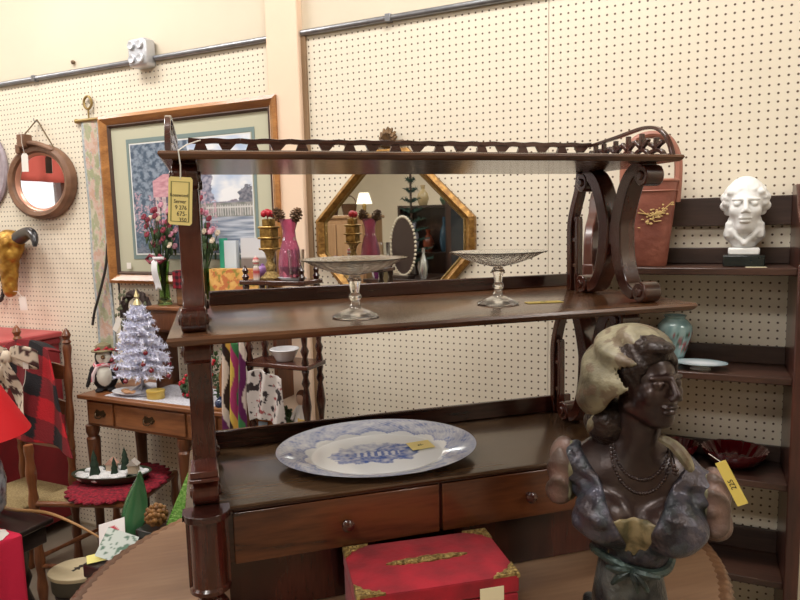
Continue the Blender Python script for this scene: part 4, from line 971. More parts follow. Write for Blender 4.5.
# plain wooden hutch standing on the desk
ht = thing('desk_hutch', 'open wooden hutch standing on the desk behind the white tinsel tree', 'hutch', (-2.29, -0.012, DZ+0.0008))
HZ = 0.385
MB().box(0, 0.715, -0.155, 0, HZ-0.018, HZ).build('hutch_top', M_oak, ht, bevel=0.004)
MB().box(0.015, 0.70, -0.138, -0.004, HZ-0.12, HZ-0.0185).build('drawer_case', M_oak, ht, bevel=0.002)
for a, b_ in ((0.03, 0.24), (0.25, 0.45), (0.46, 0.67)): MB()  .box(a, b_, -0.146, -0.1385, HZ-0.11, HZ-0.03).build('drawer', M_oakv, ht, bevel=0.003)
for x in (0.015, 0.682): MB().box(x, x+0.018, -0.135, -0.004, 0, HZ-0.121).build('side_panel', M_oakv, ht, bevel=0.002)
HTZ = DZ+0.0008+HZ+0.0006

# turned whatnot stand
wn = thing('whatnot', 'small dark whatnot stand with turned posts right of the desk', 'stand', (-1.565, -0.40, 0))
WX, WY = 0.285, 0.135
for z, nm in ((1.405, 'top_tier'), (1.095, 'tier'), (0.80, 'tier'), (0.35, 'tier')):
    MB().box(0, WX, 0, WY, z-0.018, z).build(nm, M_mah, wn, bevel=0.004)
for x in (0.018, WX-0.018):
    for y in (0.018, WY-0.018):
        for z0, z1 in ((0.0, 0.332), (0.35, 0.782), (0.80, 1.077), (1.095, 1.387)):
            h = z1-z0
            MB().lathe([(0.011, 0), (0.014, 0.02*h), (0.009, 0.10*h), (0.016, 0.18*h), (0.009, 0.24*h), (0.012, 0.35*h), (0.018, 0.5*h), (0.013, 0.66*h), (0.009, 0.76*h), (0.016, 0.82*h), (0.009, 0.9*h), (0.014, 0.98*h), (0.011, h)], (x, y, z0), 14).build('turned_post', M_mahv, wn)
        MB().lathe([(0.009, 0), (0.014, 0.012), (0.008, 0.022), (0.012, 0.036), (0.0, 0.055)], (x, y, 1.4055), 12).build('finial', M_mahv, wn)
WT = 1.4056

# --- small things on hutch and whatnot
M_pink = mat('pink_petals', (176, 100, 124), 0.7, nscale=60, rgb2=(212, 160, 174)); M_burg = mat('burgundy_petals', (112, 30, 48), 0.7, nscale=60, rgb2=(150, 60, 76))
M_leaf = mat('leaf_green', (74, 96, 56), 0.6, nscale=30, rgb2=(50, 72, 44)); M_cream = mat('cream_petals', (216, 200, 178), 0.7)
M_gglass = glass('green_glass', (176, 214, 150), 0.05); M_thin = glass('thin_clear_glass', (250, 252, 252), 0.03)
def bouquet(name, label, x, y, z, h, spread, seed, hv=0.16, ribbon=True, g=None):
    t = thing(name, label, 'flower vase', (x, y, z), group=g); rg = random.Random(seed)
    MB().lathe([(0.03, 0), (0.034, 0.004), (0.026, 0.03), (0.022, hv*0.6), (0.032, hv), (0.029, hv), (0.019, hv*0.6), (0.022, 0.03), (1e-5, 0.01)], (0, 0, 0), 20).build('vase', M_gglass, t)
    st_ = MB(); fl = [MB(), MB(), MB()]; lf = MB()
    for i in range(38):
        a = rg.uniform(0, 2*PI); r = spread*math.sqrt(rg.random()); zz = hv+(h-hv)*rg.uniform(0.25, 1.0)*(1-0.25*r/spread)
        p = (r*math.cos(a), r*math.sin(a)*0.8, zz)
        st_.tube([(0, 0, 0.02), (p[0]*0.25, p[1]*0.25, hv*0.95), p], 0.0018, 5)
        k = 0 if i % 2 else 1
        if i % 7 == 0: k = 2
        for j in range(6):
            b2 = 2*PI*j/6; fl[k].ell((p[0]+0.0075*math.cos(b2), p[1]+0.005*math.sin(b2), p[2]+0.0075*math.sin(b2)), (0.0072, 0.006, 0.0072), 7, 4)
        for j in range(2):
            b2 = rg.uniform(0, 2*PI); lf.ell((p[0]*0.7+0.02*math.cos(b2), p[1]*0.7+0.02*math.sin(b2), hv+(zz-hv)*0.6), (0.007, 0.004, 0.018), 6, 4)
    st_.build('stems', M_leaf, t); lf.build('leaves', M_leaf, t)
    fl[0].build('pink_flowers', M_pink, t); fl[1].build('burgundy_flowers', M_burg, t); fl[2].build('cream_flowers', M_cream, t)
    if ribbon:
        b = MB()
        for s in (-1, 1): b.tube([(0, -0.03, hv+0.012), (s*0.03, -0.045, hv+0.03), (s*0.055, -0.04, hv+0.012), (s*0.03, -0.045, hv-0.004), (0, -0.032, hv+0.01)], 0.008, 6)
        b.build('bow', M_burg, t)
    return t
bouquet('flower_vase', 'green glass vase of pink flowers with a burgundy bow, above the tinsel tree', -2.235, -0.10, HTZ, 0.50, 0.085, 3, 0.20)
bouquet('flower_vase', 'vase of pink flowers left of the green card, beside the plaid covered basket', -1.985, -0.11, HTZ, 0.50, 0.075, 8, 0.17, False)
t = thing('white_ribbon', 'white ribbon tag hanging from the neck of the left flower vase', 'ribbon', (-2.215, -0.162, HTZ+0.20))
b = MB(); b.grid(lambda u, v: (-0.02+0.035*u+0.01*v, -0.006*math.sin(v*5)-0.004, -0.13*v+0.012*math.sin(u*3)), 6, 14); b.grid(lambda u, v: (-0.015+0.06*u, -0.01*math.sin(u*4), 0.012+0.012*v), 8, 3)
b.build('ribbon_cloth', mat('white_satin', (232, 232, 236), 0.5), t, solid=0.002)
t = thing('plaid_basket', 'small red and black plaid covered basket beside the left flower vase', 'basket', (-2.085, -0.085, HTZ))
MB().box(-0.055, 0.055, -0.045, 0.045, 0, 0.15).build('basket_body', wood('basket_wicker', (90, 60, 36), (140, 100, 62), 0, 40, 0.7, 0), t, bevel=0.01)
def plaidf(s, c1=(150, 24, 40), c2=(32, 20, 26)):
    def f(p):
        a = int(math.floor((p.x)/s)) % 2; b_ = int(math.floor((p.z+p.y*0.5)/s)) % 2
        return lin(c1) if not a and not b_ else (lin(c2) if a and b_ else mix(lin(c1), lin(c2), 0.55))
    return f
b = MB(); b.grid(lambda u, v: (-0.06+0.12*u, -0.05-0.004*math.sin(u*20), 0.155-0.075*v), 40, 24); b.grid(lambda u, v: (-0.06+0.12*u, -0.05+0.1*v, 0.156+0.004*math.sin(u*18)), 40, 20)
M_plaid = vcol('plaid_wool', 0.9, bump=0.3, bscale=200); b.build('plaid_cover', M_plaid, t, colour=plaidf(0.014), solid=0.003)
t = thing('green_card', 'green and white greeting card folder standing on the hutch', 'card', (-1.835, -0.075, HTZ)); t.rotation_euler = (-0.03, 0, 0.1)
MB().box(-0.072, -0.05, -0.02, 0.01, 0, 0.30).build('green_spine', mat('jade_green', (48, 160, 128), 0.5), t, smooth=False)
MB().box(-0.05, 0.01, -0.018, 0.008, 0, 0.29).build('white_cover', mat('pale_blue_card', (206, 216, 226), 0.5), t, smooth=False)
t = thing('small_picture_card', 'small landscape card with a dark lower half beside the green card', 'card', (-1.735, -0.085, HTZ)); t.rotation_euler = (-0.03, 0, 0.05)
MB().grid(lambda u, v: (-0.065+0.13*u, 0, 0.30*v), 8, 30).build('card_board', vcol('card_print', 0.5), t, smooth=False, solid=0.003, colour=lambda p: lin((126, 116, 112)) if p.z < 0.21 else lin((206, 208, 214)))
def floral(p):
    f = fbm(p.x*30, p.z*30+p.y*30, 1); return mix(mix(lin((214, 150, 70)), lin((232, 186, 110)), 0.5+f), lin((198, 116, 66)), 1.0 if fbm(p.x*18+4, p.z*26) > 0.12 else 0) if f > -0.3 else lin((150, 140, 60))
t = thing('orange_floral_box', 'yellow and orange floral patterned box on the hutch', 'box', (-1.78, -0.14, HTZ), 0.0)
b = MB(); b.grid(lambda u, v: (-0.125+0.25*u, -0.03, 0.172*v), 60, 40); b.grid(lambda u, v: (-0.125+0.25*u, -0.03+0.06*v, 0.172), 60, 20); b.box(-0.125, 0.125, -0.0298, 0.03, 0, 0.1718)
b.build('box_body', vcol('floral_paper', 0.5), t, colour=floral, smooth=False)
# brass lantern lamp
t = thing('brass_lantern', 'tall brass lantern with a stepped square head beside the cranberry vase', 'lantern', (-1.465, -0.335, WT))
b = MB(); b.lathe([(0.04, 0), (0.042, 0.006), (0.03, 0.014), (0.016, 0.03), (0.02, 0.05), (0.012, 0.07), (0.02, 0.10), (0.03, 0.11)], (0, 0, 0), 24); b.build('base', M_gilt, t)
b = MB(); b.box(-0.03, 0.03, -0.03, 0.03, 0.11, 0.118).box(-0.025, 0.025, -0.025, 0.025, 0.118, 0.15).box(-0.032, 0.032, -0.032, 0.032, 0.15, 0.158).box(-0.025, 0.025, -0.025, 0.025, 0.158, 0.19).box(-0.03, 0.03, -0.03, 0.03, 0.19, 0.198).box(-0.018, 0.018, -0.018, 0.018, 0.198, 0.225)
b.build('lantern_head', mat('polished_brass', (190, 158, 92), 0.32, metal=0.75, nscale=50, rgb2=(120, 92, 48)), t, bevel=0.003)
# cranberry vase
M_cran = glass('cranberry_glass', (240, 150, 190), 0.06, bump=0.15, bscale=90); M_cran.node_tree.nodes['Principled BSDF'].inputs['Transmission Weight'].default_value = 0.8
t = thing('cranberry_vase', 'tall cranberry pink cut glass vase filled with pine cones', 'vase', (-1.375, -0.335, WT))
fl_ = lambda a, z: 1+0.04*math.sin(a*10)
MB().lathe([(0.036, 0), (0.04, 0.006), (0.044, 0.05), (0.038, 0.10), (0.024, 0.15), (0.022, 0.18), (0.034, 0.222), (0.031, 0.222), (0.019, 0.18), (0.034, 0.1), (0.04, 0.05), (1e-5, 0.012)], (0, 0, 0), 60, wav=fl_).build('vase_body', M_cran, t)
M_cone = mat('pine_cone', (112, 82, 52), 0.8, nscale=40, rgb2=(78, 54, 34)); M_redc = mat('red_berry', (176, 26, 44), 0.4)
def cone(name, label, cat, loc, s, rot=(0, 0, 0), group=None, m_=None):
    t = MB(); rg = random.Random(5)
    t.ell((0, 0, 0.03*s), (0.014*s, 0.014*s, 0.03*s), 10, 6)
    for i in range(46):
        f = i/46; a = i*2.4; r = 0.022*s*math.sin(PI*(0.12+0.8*f)); z = 0.06*s*f
        t.ell((r*math.cos(a), r*math.sin(a), z), (0.0065*s, 0.0065*s, 0.0028*s), 7, 4)
    o = t.build(name, m_ or M_cone); tag(o, label, cat, group); o.location = loc; o.rotation_euler = rot; return o
cone('pine_cone', 'left pine cone sticking out of the cranberry vase', 'pine cone', (-1.40, -0.34, WT+0.215), 0.9, (0.2, -0.45, 0))
cone('pine_cone', 'right pine cone sticking out of the cranberry vase', 'pine cone', (-1.352, -0.335, WT+0.213), 0.9, (0.1, 0.5, 0))
t = thing('red_rose_pick', 'small red artificial rose on the brass lantern top', 'flower', (-1.465, -0.34, WT+0.226))
b = MB()
for k in range(9): a = k*2.4; b.ell((0.006*math.sqrt(k)*math.cos(a), 0.006*math.sqrt(k)*math.sin(a), 0.024-0.001*k), (0.011, 0.011, 0.013), 8, 5)
b.tube([(0, 0, 0), (0, 0, 0.02)], 0.003, 5); b.build('petals', M_redc, t)
t = thing('glass_tumbler', 'clear glass tumbler in front of the cranberry vase', 'glass', (-1.325, -0.372, WT+0.012)); MB().lathe([(0.024, 0), (0.027, 0.005), (0.031, 0.10), (0.029, 0.10), (0.024, 0.012), (1e-5, 0.01)], (0, 0, 0), 28).build('tumbler_body', M_thin, t)
t = thing('glass_tray', 'clear and white glass tray on the top of the whatnot stand', 'tray', (-1.345, -0.372, WT)); MB().lathe([(0.05, 0), (0.058, 0.002), (0.07, 0.01), (0.067, 0.011), (0.056, 0.006), (1e-5, 0.005)], (0, 0, 0), 32, sx=1.0, sy=0.45).build('tray_body', mat('milk_glass', (206, 208, 216), 0.2), t)
t.scale = (0.9, 0.5, 1)
t = thing('purple_ornament', 'little round purple ornament resting on the top of the whatnot stand', 'ornament', (-1.535, -0.29, WT+0.0245)); MB().ell((0, 0, 0.0), (0.026, 0.026, 0.024), 16, 10).lathe([(0.006, 0.022), (0.006, 0.03), (0.0, 0.031)], (0, 0, 0), 10).build('ball', mat('lilac_glass', (176, 130, 200), 0.25), t)
t = thing('nutcracker_figure', 'tiny red and white striped figure standing by the floral box', 'figurine', (-1.505, -0.37, WT))
b = MB(); b.lathe([(0.012, 0), (0.013, 0.03), (0.01, 0.05), (0.004, 0.052)], (0, 0, 0), 12); b.ell((0, 0, 0.062), (0.011, 0.011, 0.012), 10, 6); b.lathe([(0.013, 0.068), (0.01, 0.08), (0.0, 0.09)], (0, 0, 0), 10)
b.build('figure', vcol('figure_paint', 0.4), t, colour=lambda p: lin((176, 30, 40)) if int(p.z*120) % 2 else lin((230, 224, 214)))
t = thing('price_tag', 'small cream price tag standing under the glass tray on the whatnot', 'price tag', (-1.345, -0.4025, 1.355)); MB().box(-0.025, 0.025, 0, 0.001, -0.03, 0.03).build('tag_card', mat('tag_cream', (236, 226, 190), 0.6), t, smooth=False)

# behind the white tree, under the framed print
t = thing('dark_wreath', 'dark wicker wreath leaning on the wall below the framed print', 'wreath', (-2.46, -0.06, 1.20))
b = MB(); rg = random.Random(2)
for k in range(5):
    b.tube([((0.085+0.012*math.sin(5*a+k))*math.cos(a), -0.01*math.cos(4*a+k*2), (0.10+0.012*math.sin(4*a+2*k))*math.sin(a)) for a in [2*PI*i/30 for i in range(30)]], 0.010, 6, closed=True)
b.build('twigs', mat('dark_twig', (62, 48, 44), 0.8, bump=0.6, bscale=80), t)
b = MB()
for k in range(30): a = rg.uniform(0, 2*PI); r = rg.uniform(0.06, 0.11); b.ell((r*math.cos(a), -0.03, r*1.1*math.sin(a)), (0.012, 0.005, 0.007), 6, 4, R=Matrix.Rotation(rg.uniform(0, 3), 3, 'Y'))
b.build('leaves', mat('dusty_leaf', (104, 108, 84), 0.7), t)

# white tinsel tree
tt = thing('tinsel_tree', 'small white tinsel Christmas tree on the desk with dark red baubles', 'christmas tree', (-2.245, -0.255, DZ+0.0008))
rg = random.Random(11)
b = MB(); b.tube([(0, 0, 0.0), (0, 0, 0.40)], 0.006, 6)
for k in range(4): a = k*PI/2+0.4; b.tube([(0, 0, 0.05), (0.07*math.cos(a), 0.05*math.sin(a), 0.004)], 0.005, 6)
b.build('trunk', mat('grey_wire', (150, 150, 160), 0.5), tt)
M_tin = mat('white_tinsel', (226, 228, 246), 0.4, spec=0.8); b = MB(); tips = []
for lv in range(9):
    z = 0.10+lv*0.036; R_ = 0.160*(1-(lv/9.3)**1.7)
    nb = max(5, 16-lv)
    for k in range(nb):
        a = 2*PI*k/nb+lv*0.7+rg.uniform(-0.1, 0.1); L = R_*rg.uniform(0.85, 1.08); tip = Vector((L*math.cos(a), L*math.sin(a)*0.6, z-0.02+0.035*rg.random())); tips.append(tip)
        b.tube([(0, 0, z), tip], 0.0018, 4)
        for j in range(42):
            f = 0.15+0.85*j/41; c = Vector((0, 0, z)).lerp(tip, f)
            d = Vector((rg.gauss(0, 1), rg.gauss(0, 1), rg.gauss(0, 1))).normalized()*0.024*(1.15-f*0.4)
            n_ = d.orthogonal().normalized()*0.0026; b.add([c-n_, c+n_, c+d], [(0, 1, 2)]); b.add([c-n_, c+n_, c-d], [(0, 1, 2)])
b.build('tinsel_branches', M_tin, tt, smooth=False)
MB().lathe([(0.012, 0.40), (0.02, 0.405), (0.006, 0.43), (0.012, 0.44), (0, 0.475)], (0, 0, 0), 10).build('tree_topper', mat('champagne_gold', (214, 200, 150), 0.3, metal=0.5), tt)
MB().lathe([(0.05, 0.0), (0.055, 0.004), (0.04, 0.02), (0.015, 0.03)], (0, 0, 0), 20).build('stand', mat('grey_wire', (150, 150, 160), 0.5), tt)
bb = None
for i, tp in enumerate(tips[::4][:14]):
    if bb is None:
        bb = thing('bauble', 'small dark red bauble hanging on the white tinsel tree', 'bauble', group='dark red baubles on the white tinsel tree')
        MB().ell((0, 0, -0.012), (0.011, 0.011, 0.011), 12, 8).build('ball', mat('burgundy_glass', (118, 26, 40), 0.2, coat=0.5), bb); MB().lathe([(0.004, -0.002), (0.004, 0.003), (0, 0.004)], (0, 0, 0), 8).build('cap', M_brs, bb)
        bb.location = tt.location+tp+Vector((0, 0, -0.004))
    else: dup(bb, tt.location+tp+Vector((0, 0, -0.004)))
t = thing('price_tag', 'white price tag hanging on the left of the tinsel tree top', 'price tag', (-2.325, -0.30, 1.19)); t.rotation_euler = (0, 0.55, 0); MB().tube([(0, 0, 0.033), (0.03, 0.02, 0.05), (0.07, 0.04, 0.04)], 0.001, 5).build('string', M_string, t); MB().box(-0.014, 0.014, 0, 0.001, -0.035, 0.035).build('tag_card', M_tagw, t, smooth=False)

# snowman-faced penguin
pg = thing('penguin_figure', 'black penguin figure with white belly, striped scarf and green hat on the desk', 'figurine', (-2.475, -0.255, DZ+0.0008)); pg.scale = (0.9, 0.9, 0.95); pg.rotation_euler = (0, 0, 0.75)
def peng(P):
    d = sd_ell(P, (0, 0, 0.072), (0.062, 0.052, 0.075)); d = smin(d, sd_ell(P, (0, 0, 0.165), (0.044, 0.04, 0.042)), 0.02)
    for s in (-1, 1):
        d = smin(d, sd_cap(P, (s*0.055, 0, 0.11), (s*0.085, -0.01, 0.03), 0.014, 0.009), 0.01)
        d = smin(d, sd_ell(P, (s*0.028, -0.03, 0.008), (0.022, 0.03, 0.009)), 0.006)
    return np.maximum(d, -P[:, 2])
def pcol(p):
    if p.y < -0.012 and math.hypot(p.x/0.034, (p.z-0.168)/0.032) < 1: return lin((226, 222, 206))
    if p.y < -0.012 and math.hypot(p.x/0.036, (p.z-0.08)/0.052) < 1: return lin((214, 212, 200))
    return lin((30, 26, 28))
sculpt('penguin_body', peng, (-0.11, -0.08, -0.005), (0.11, 0.07, 0.22), 0.0045, vcol('felt', 0.85), pg, colour=pcol)
MB().tube([(0.046*math.cos(a), 0.042*math.sin(a), 0.128+0.004*math.sin(3*a)) for a in [2*PI*k/24 for k in range(24)]], 0.009, 8, closed=True).tube([(-0.03, -0.042, 0.125), (-0.05, -0.05, 0.09), (-0.055, -0.048, 0.055)], 0.009, 6).build('scarf', vcol('knit', 0.9), pg, colour=lambda p: lin((196, 60, 84)) if int((p.x+p.z+1)*110) % 2 else lin((224, 206, 206)))
MB().lathe([(0.058, 0.193), (0.06, 0.198), (0.04, 0.204), (0.036, 0.222), (0.012, 0.235), (0, 0.236)], (0, 0, 0), 20).build('hat', mat('olive_felt', (122, 112, 84), 0.9), pg)
MB().lathe([(0.012, 0), (0, 0.035)], (0, 0, 0), 10).build('beak', mat('beak_brown', (110, 80, 50), 0.6), pg, loc=(0, -0.036, 0.168), rot=(PI/2, 0, 0))
b = MB()
for k in range(7): b.ell((-0.03+0.012*k, -0.035, 0.205+0.006*math.sin(k*2)), (0.010, 0.007, 0.007), 7, 4)
b.build('hat_berries', M_redc, pg)

# things on the desk top
t = thing('white_saucer', 'white scalloped plate with small biscuits lying on the desk', 'plate', (-2.30, -0.268, DZ+0.0008))
MB().lathe([(0.05, 0), (0.06, 0.003), (0.095, 0.014), (0.097, 0.016), (0.06, 0.007), (1e-5, 0.006)], (0, 0, 0), 36, sy=0.7, wav=lambda a, z: 1+0.02*math.sin(12*a)).build('plate_body', mat('white_china', (226, 226, 230), 0.25), t)
for i, (x, y) in enumerate(((-0.03, -0.01), (0.02, 0.012), (0.035, -0.02), (0.0, -0.025))):
    o = MB().ell((0, 0, 0.008), (0.02, 0.016, 0.008), 12, 6).build('biscuit', mat('biscuit_tan', (196, 150, 112), 0.8)); o.location = (-2.30+x, -0.268+y, DZ+0.0085)
    tag(o, 'small tan biscuit on the white scalloped plate', 'biscuit', 'biscuits on the white scalloped plate')
t = thing('yellow_tin', 'small round yellow tin beside the white scalloped plate', 'tin', (-2.14, -0.285, DZ+0.0008)); MB().lathe([(0.04, 0), (0.042, 0.003), (0.042, 0.028), (0.044, 0.029), (0.044, 0.036), (0, 0.037)], (0, 0, 0), 28, sy=0.8).build('tin_body', mat('butter_yellow', (206, 176, 88), 0.4), t)
t = thing('lace_runner', 'white lace table runner spread on the desk top', 'table runner', (-2.10, -0.19, DZ+0.0004))
MB().box(-0.30, 0.36, -0.145, 0.12, 0.0, 0.0006).build('runner_cloth', mat('white_lace', (206, 206, 214), 0.9, nscale=120, rgb2=(170, 168, 176)), t, smooth=False)
rg = random.Random(4)
def shrub(name, label, loc, rx, rz_, seed, berries=True, cat='plant'):
    t = thing(name, label, cat, loc); rg = random.Random(seed); b = MB(); c = MB()
    b.tube([(0, 0, 0), (0, 0, rz_*1.3)], 0.005, 5)
    for i in range(130):
        d = Vector((rg.gauss(0, 1), rg.gauss(0, 1), rg.gauss(0, 1))).normalized()*rg.uniform(0.5, 1)
        b.ell((d.x*rx, d.y*rx*0.6, rz_+d.z*rz_), (0.013, 0.004, 0.006), 6, 3, R=Euler((rg.random()*3, rg.random()*3, rg.random()*3)).to_matrix())
    b.build('foliage', M_leaf, t)
    if berries:
        for i in range(12):
            d = Vector((rg.gauss(0, 1), -abs(rg.gauss(0, 1)), rg.gauss(0, 1))).normalized(); c.ell((d.x*rx, d.y*rx*0.6, rz_+d.z*rz_), (0.008,)*3, 7, 5)
        c.build('red_berries', M_redc, t)
    return t
shrub('berry_shrub', 'small green artificial shrub with red berries at the right end of the desk', (-1.80, -0.25, DZ+0.001), 0.085, 0.125, 21)
shrub('potted_greenery', 'little green and red candle arrangement in front of the tinsel tree', (-2.0, -0.23, DZ+0.001), 0.045, 0.05, 22)
t = thing('blue_ball', 'small dark blue glass ball between the berry shrub and the letter rack', 'ornament', (-1.745, -0.33, DZ+0.0008)); MB().ell((0, 0, 0.024), (0.024,)*3, 16, 10).lathe([(0.006, 0.046), (0.006, 0.054), (0, 0.055)], (0, 0, 0), 8).build('ball', mat('navy_glass', (32, 50, 84), 0.15, coat=0.5), t)

# ---- on the whatnot's lower tiers
T2, T1 = 1.0956, 0.8006
M_tan = wood('tan_wood', (136, 88, 48), (182, 126, 76), 2, 10, 0.5, 0.1)
t = thing('letter_rack', 'tan wooden letter rack with a tall curved back, right end of desk', 'letter rack', (-1.70, -0.385, 0.875), 0.2)
b = MB(); b.prism([(-0.03, 0), (0.03, 0), (0.03, 0.10), (0.012, 0.17), (-0.012, 0.19), (-0.03, 0.12)], -0.006, 0.006, 'xz'); b.build('back_board', M_tan, t, bevel=0.002)
MB().box(-0.045, 0.045, -0.05, 0.03, -0.012, 0.0).build('base_board', M_tan, t, bevel=0.002)
t.location = (-1.735, -0.30, DZ+0.0135)
def stripes(cols, f):
    return lambda p: lin(cols[int((p.x*f+math.sin(p.z*25)*0.6+50)) % len(cols)])
t = thing('silk_scarf', 'multicoloured silk scarf in green, yellow, pink and purple draped down from the whatnot', 'scarf', (-1.585, -0.415, 1.13))
b = MB(); b.grid(lambda u, v: (-0.055+0.10*u-0.02*v, -0.012*math.sin(u*16+v*2)-0.004, 0.05-0.42*v+0.01*math.sin(u*7)), 40, 50)
b.build('scarf_cloth', vcol('silk', 0.45), t, solid=0.002, colour=stripes([(216, 184, 84), (176, 60, 110), (64, 128, 78), (96, 30, 84), (222, 206, 196), (40, 26, 34)], 60))
t = thing('cow_print_cloth', 'white cloth with black and red leaf print hanging on the whatnot', 'cloth', (-1.47, -0.405, 1.06))
b = MB(); b.grid(lambda u, v: (-0.07+0.16*u, -0.01*math.sin(u*14+v*3)-0.004, -0.19*v+0.012*math.sin(u*5)), 60, 60)
b.build('printed_cloth', vcol('cotton', 0.9), t, solid=0.002, colour=lambda p: lin((52, 42, 44)) if fbm(p.x*34, p.z*26, 2) > 0.22 else (lin((150, 70, 74)) if fbm(p.x*30, p.z*30, 8) > 0.42 else lin((206, 198, 194))))
t = thing('orange_wood_box', 'orange brown wooden box on the low tier of the whatnot', 'box', (-1.495, -0.335, T1)); MB().box(-0.035, 0.035, -0.03, 0.03, 0, 0.13).build('box_body', wood('orange_wood', (140, 78, 34), (180, 110, 56), 0, 10, 0.5, 0.1), t, bevel=0.003)
t = thing('grey_blue_card', 'small grey blue card standing before the orange brown box', 'card', (-1.50, -0.384, T1)); MB().box(-0.02, 0.02, 0, 0.006, 0, 0.06).build('card_board', mat('grey_blue_card', (130, 144, 160), 0.6), t, smooth=False)
shrub('green_wreath_sprig', 'dark green sprig with white beads on the low tier of the whatnot', (-1.425, -0.325, T1), 0.03, 0.055, 30, False)
# mini yellow chair
t = thing('miniature_chair', 'miniature yellow wooden chair at the right of the whatnot tier', 'toy chair', (-1.335, -0.372, T1)); t.scale = (0.8, 0.8, 0.9)
M_yw = mat('yellow_paint', (222, 184, 104), 0.5)
MB().box(-0.032, 0.032, -0.028, 0.028, 0.036, 0.044).build('seat', M_yw, t, bevel=0.002)
for x in (-0.028, 0.028):
    for y in (-0.024, 0.024): MB().tube([(x, y, 0), (x, y, 0.0365 if y < 0 else 0.09)], 0.004, 8).build('leg', M_yw, t)
MB().box(-0.03, 0.03, 0.021, 0.027, 0.068, 0.086).build('backrest', M_yw, t, bevel=0.002)
# rag doll in white dress
t = thing('rag_doll', 'little rag doll in a white dress sitting on the whatnot tier', 'doll', (-1.365, -0.318, T1+0.0005)); t.scale = (0.75, 0.75, 0.95)
MB().lathe([(0.045, 0), (0.05, 0.01), (0.04, 0.06), (0.022, 0.11), (0.014, 0.13)], (0, 0, 0), 24, wav=lambda a, z: 1+0.06*math.sin(a*9)).build('dress', mat('white_cotton', (216, 210, 206), 0.9), t)
MB().ell((0, 0, 0.155), (0.026, 0.024, 0.028), 16, 10).build('head', mat('doll_skin', (206, 170, 150), 0.8), t)
MB().ell((0, 0.006, 0.163), (0.029, 0.026, 0.027), 14, 8).build('hair', mat('doll_hair', (96, 56, 36), 0.9), t)
for s in (-1, 1): MB().tube([(s*0.018, 0, 0.118), (s*0.04, -0.012, 0.09), (s*0.042, -0.03, 0.07)], 0.009, 8).build('arm', mat('white_cotton', (216, 210, 206), 0.9), t)
t = thing('white_bowl', 'white enamel basin on the middle tier of the whatnot', 'basin', (-1.42, -0.333, T2)); t.scale = (0.62, 0.62, 1.0); MB().lathe([(0.05, 0), (0.055, 0.004), (0.085, 0.04), (0.092, 0.045), (0.088, 0.047), (0.05, 0.008), (1e-5, 0.006)], (0, 0, 0), 36).build('basin_body', mat('white_china', (226, 226, 230), 0.25), t)

# ------------------------------------------------------------------ far left: red dresser, chairs, blanket
M_rp = mat('red_paint', (150, 30, 40), 0.45, nscale=6, rgb2=(122, 22, 34)); M_rpt = mat('red_paint_top', (188, 84, 86), 0.4, nscale=6, rgb2=(168, 62, 66))
t = thing('red_dresser', 'red painted dresser at the left edge against the pegboard', 'dresser', (-4.10, -0.01, 0))
MB().box(0, 1.045, -0.55, 0, 1.05, 1.08).build('dresser_top', M_rpt, t, bevel=0.008); MB().box(0.03, 1.015, -0.52, -0.005, 0.06, 1.0495).build('dresser_body', M_rp, t, bevel=0.004)
MB().box(0.015, 1.03, -0.535, -0.004, 1.012, 1.0495).build('cornice', M_rp, t, bevel=0.01)
for z in (0.12, 0.43, 0.74):
    d = MB().box(0.07, 0.96, -0.532, -0.5205, z, z+0.26).build('drawer', M_rp, t, bevel=0.006)
    for x in (0.28, 0.75): MB(Matrix.Translation((x, -0.532, z+0.14)) @ Matrix.Rotation(PI/2, 4, 'X')).lathe([(0.008, 0), (0.006, 0.01), (0.016, 0.02), (0.014, 0.028), (0, 0.031)], (0, 0, 0), 16).build('knob', M_brs, d)
M_ch = wood('chair_maple', (96, 52, 30), (150, 92, 54), 2, 9, 0.35, 0.3); M_chh = wood('chair_maple_rail', (96, 52, 30), (150, 92, 54), 0, 9, 0.35, 0.3)
M_rush = mat('woven_rush', (186, 164, 116), 0.85, nscale=90, rgb2=(140, 116, 76), bump=0.8, bscale=120, stretch=(1, 6, 1))
def turned(p0, p1, r, parent, name='leg', rings=3):
    p0, p1 = Vector(p0), Vector(p1); L = (p1-p0).length; n = 30; pts = []; rr = []
    for i in range(n+1):
        f = i/n; k = 0.5+0.5*math.cos(f*rings*2*PI); pts.append(p0.lerp(p1, f)); rr.append(r*(0.72+0.28*k) if 0.03 < f < 0.97 else r*0.8)
    return MB().tube(pts, rr, 12).build(name, M_ch, parent)
def rush_seat(parent, P, z):
    c = Vector((sum(p[0] for p in P)/4, sum(p[1] for p in P)/4)); b = MB()
    def S_(u, v):
        a = Vector(P[0]).lerp(Vector(P[1]), u); d = Vector(P[3]).lerp(Vector(P[2]), u); q = a.lerp(d, v)
        e = min(u, 1-u, v, 1-v); ridge = 0.004*math.sin(max(abs(u-0.5), abs(v-0.5))*120); return (q.x, q.y, z+0.012-0.012*math.exp(-e*14)-0.008*(1-abs(2*u-1))*(1-abs(2*v-1))+ridge*0.4)
    b.grid(S_, 40, 40); b.build('rush_seat', M_rush, parent, solid=0.012)
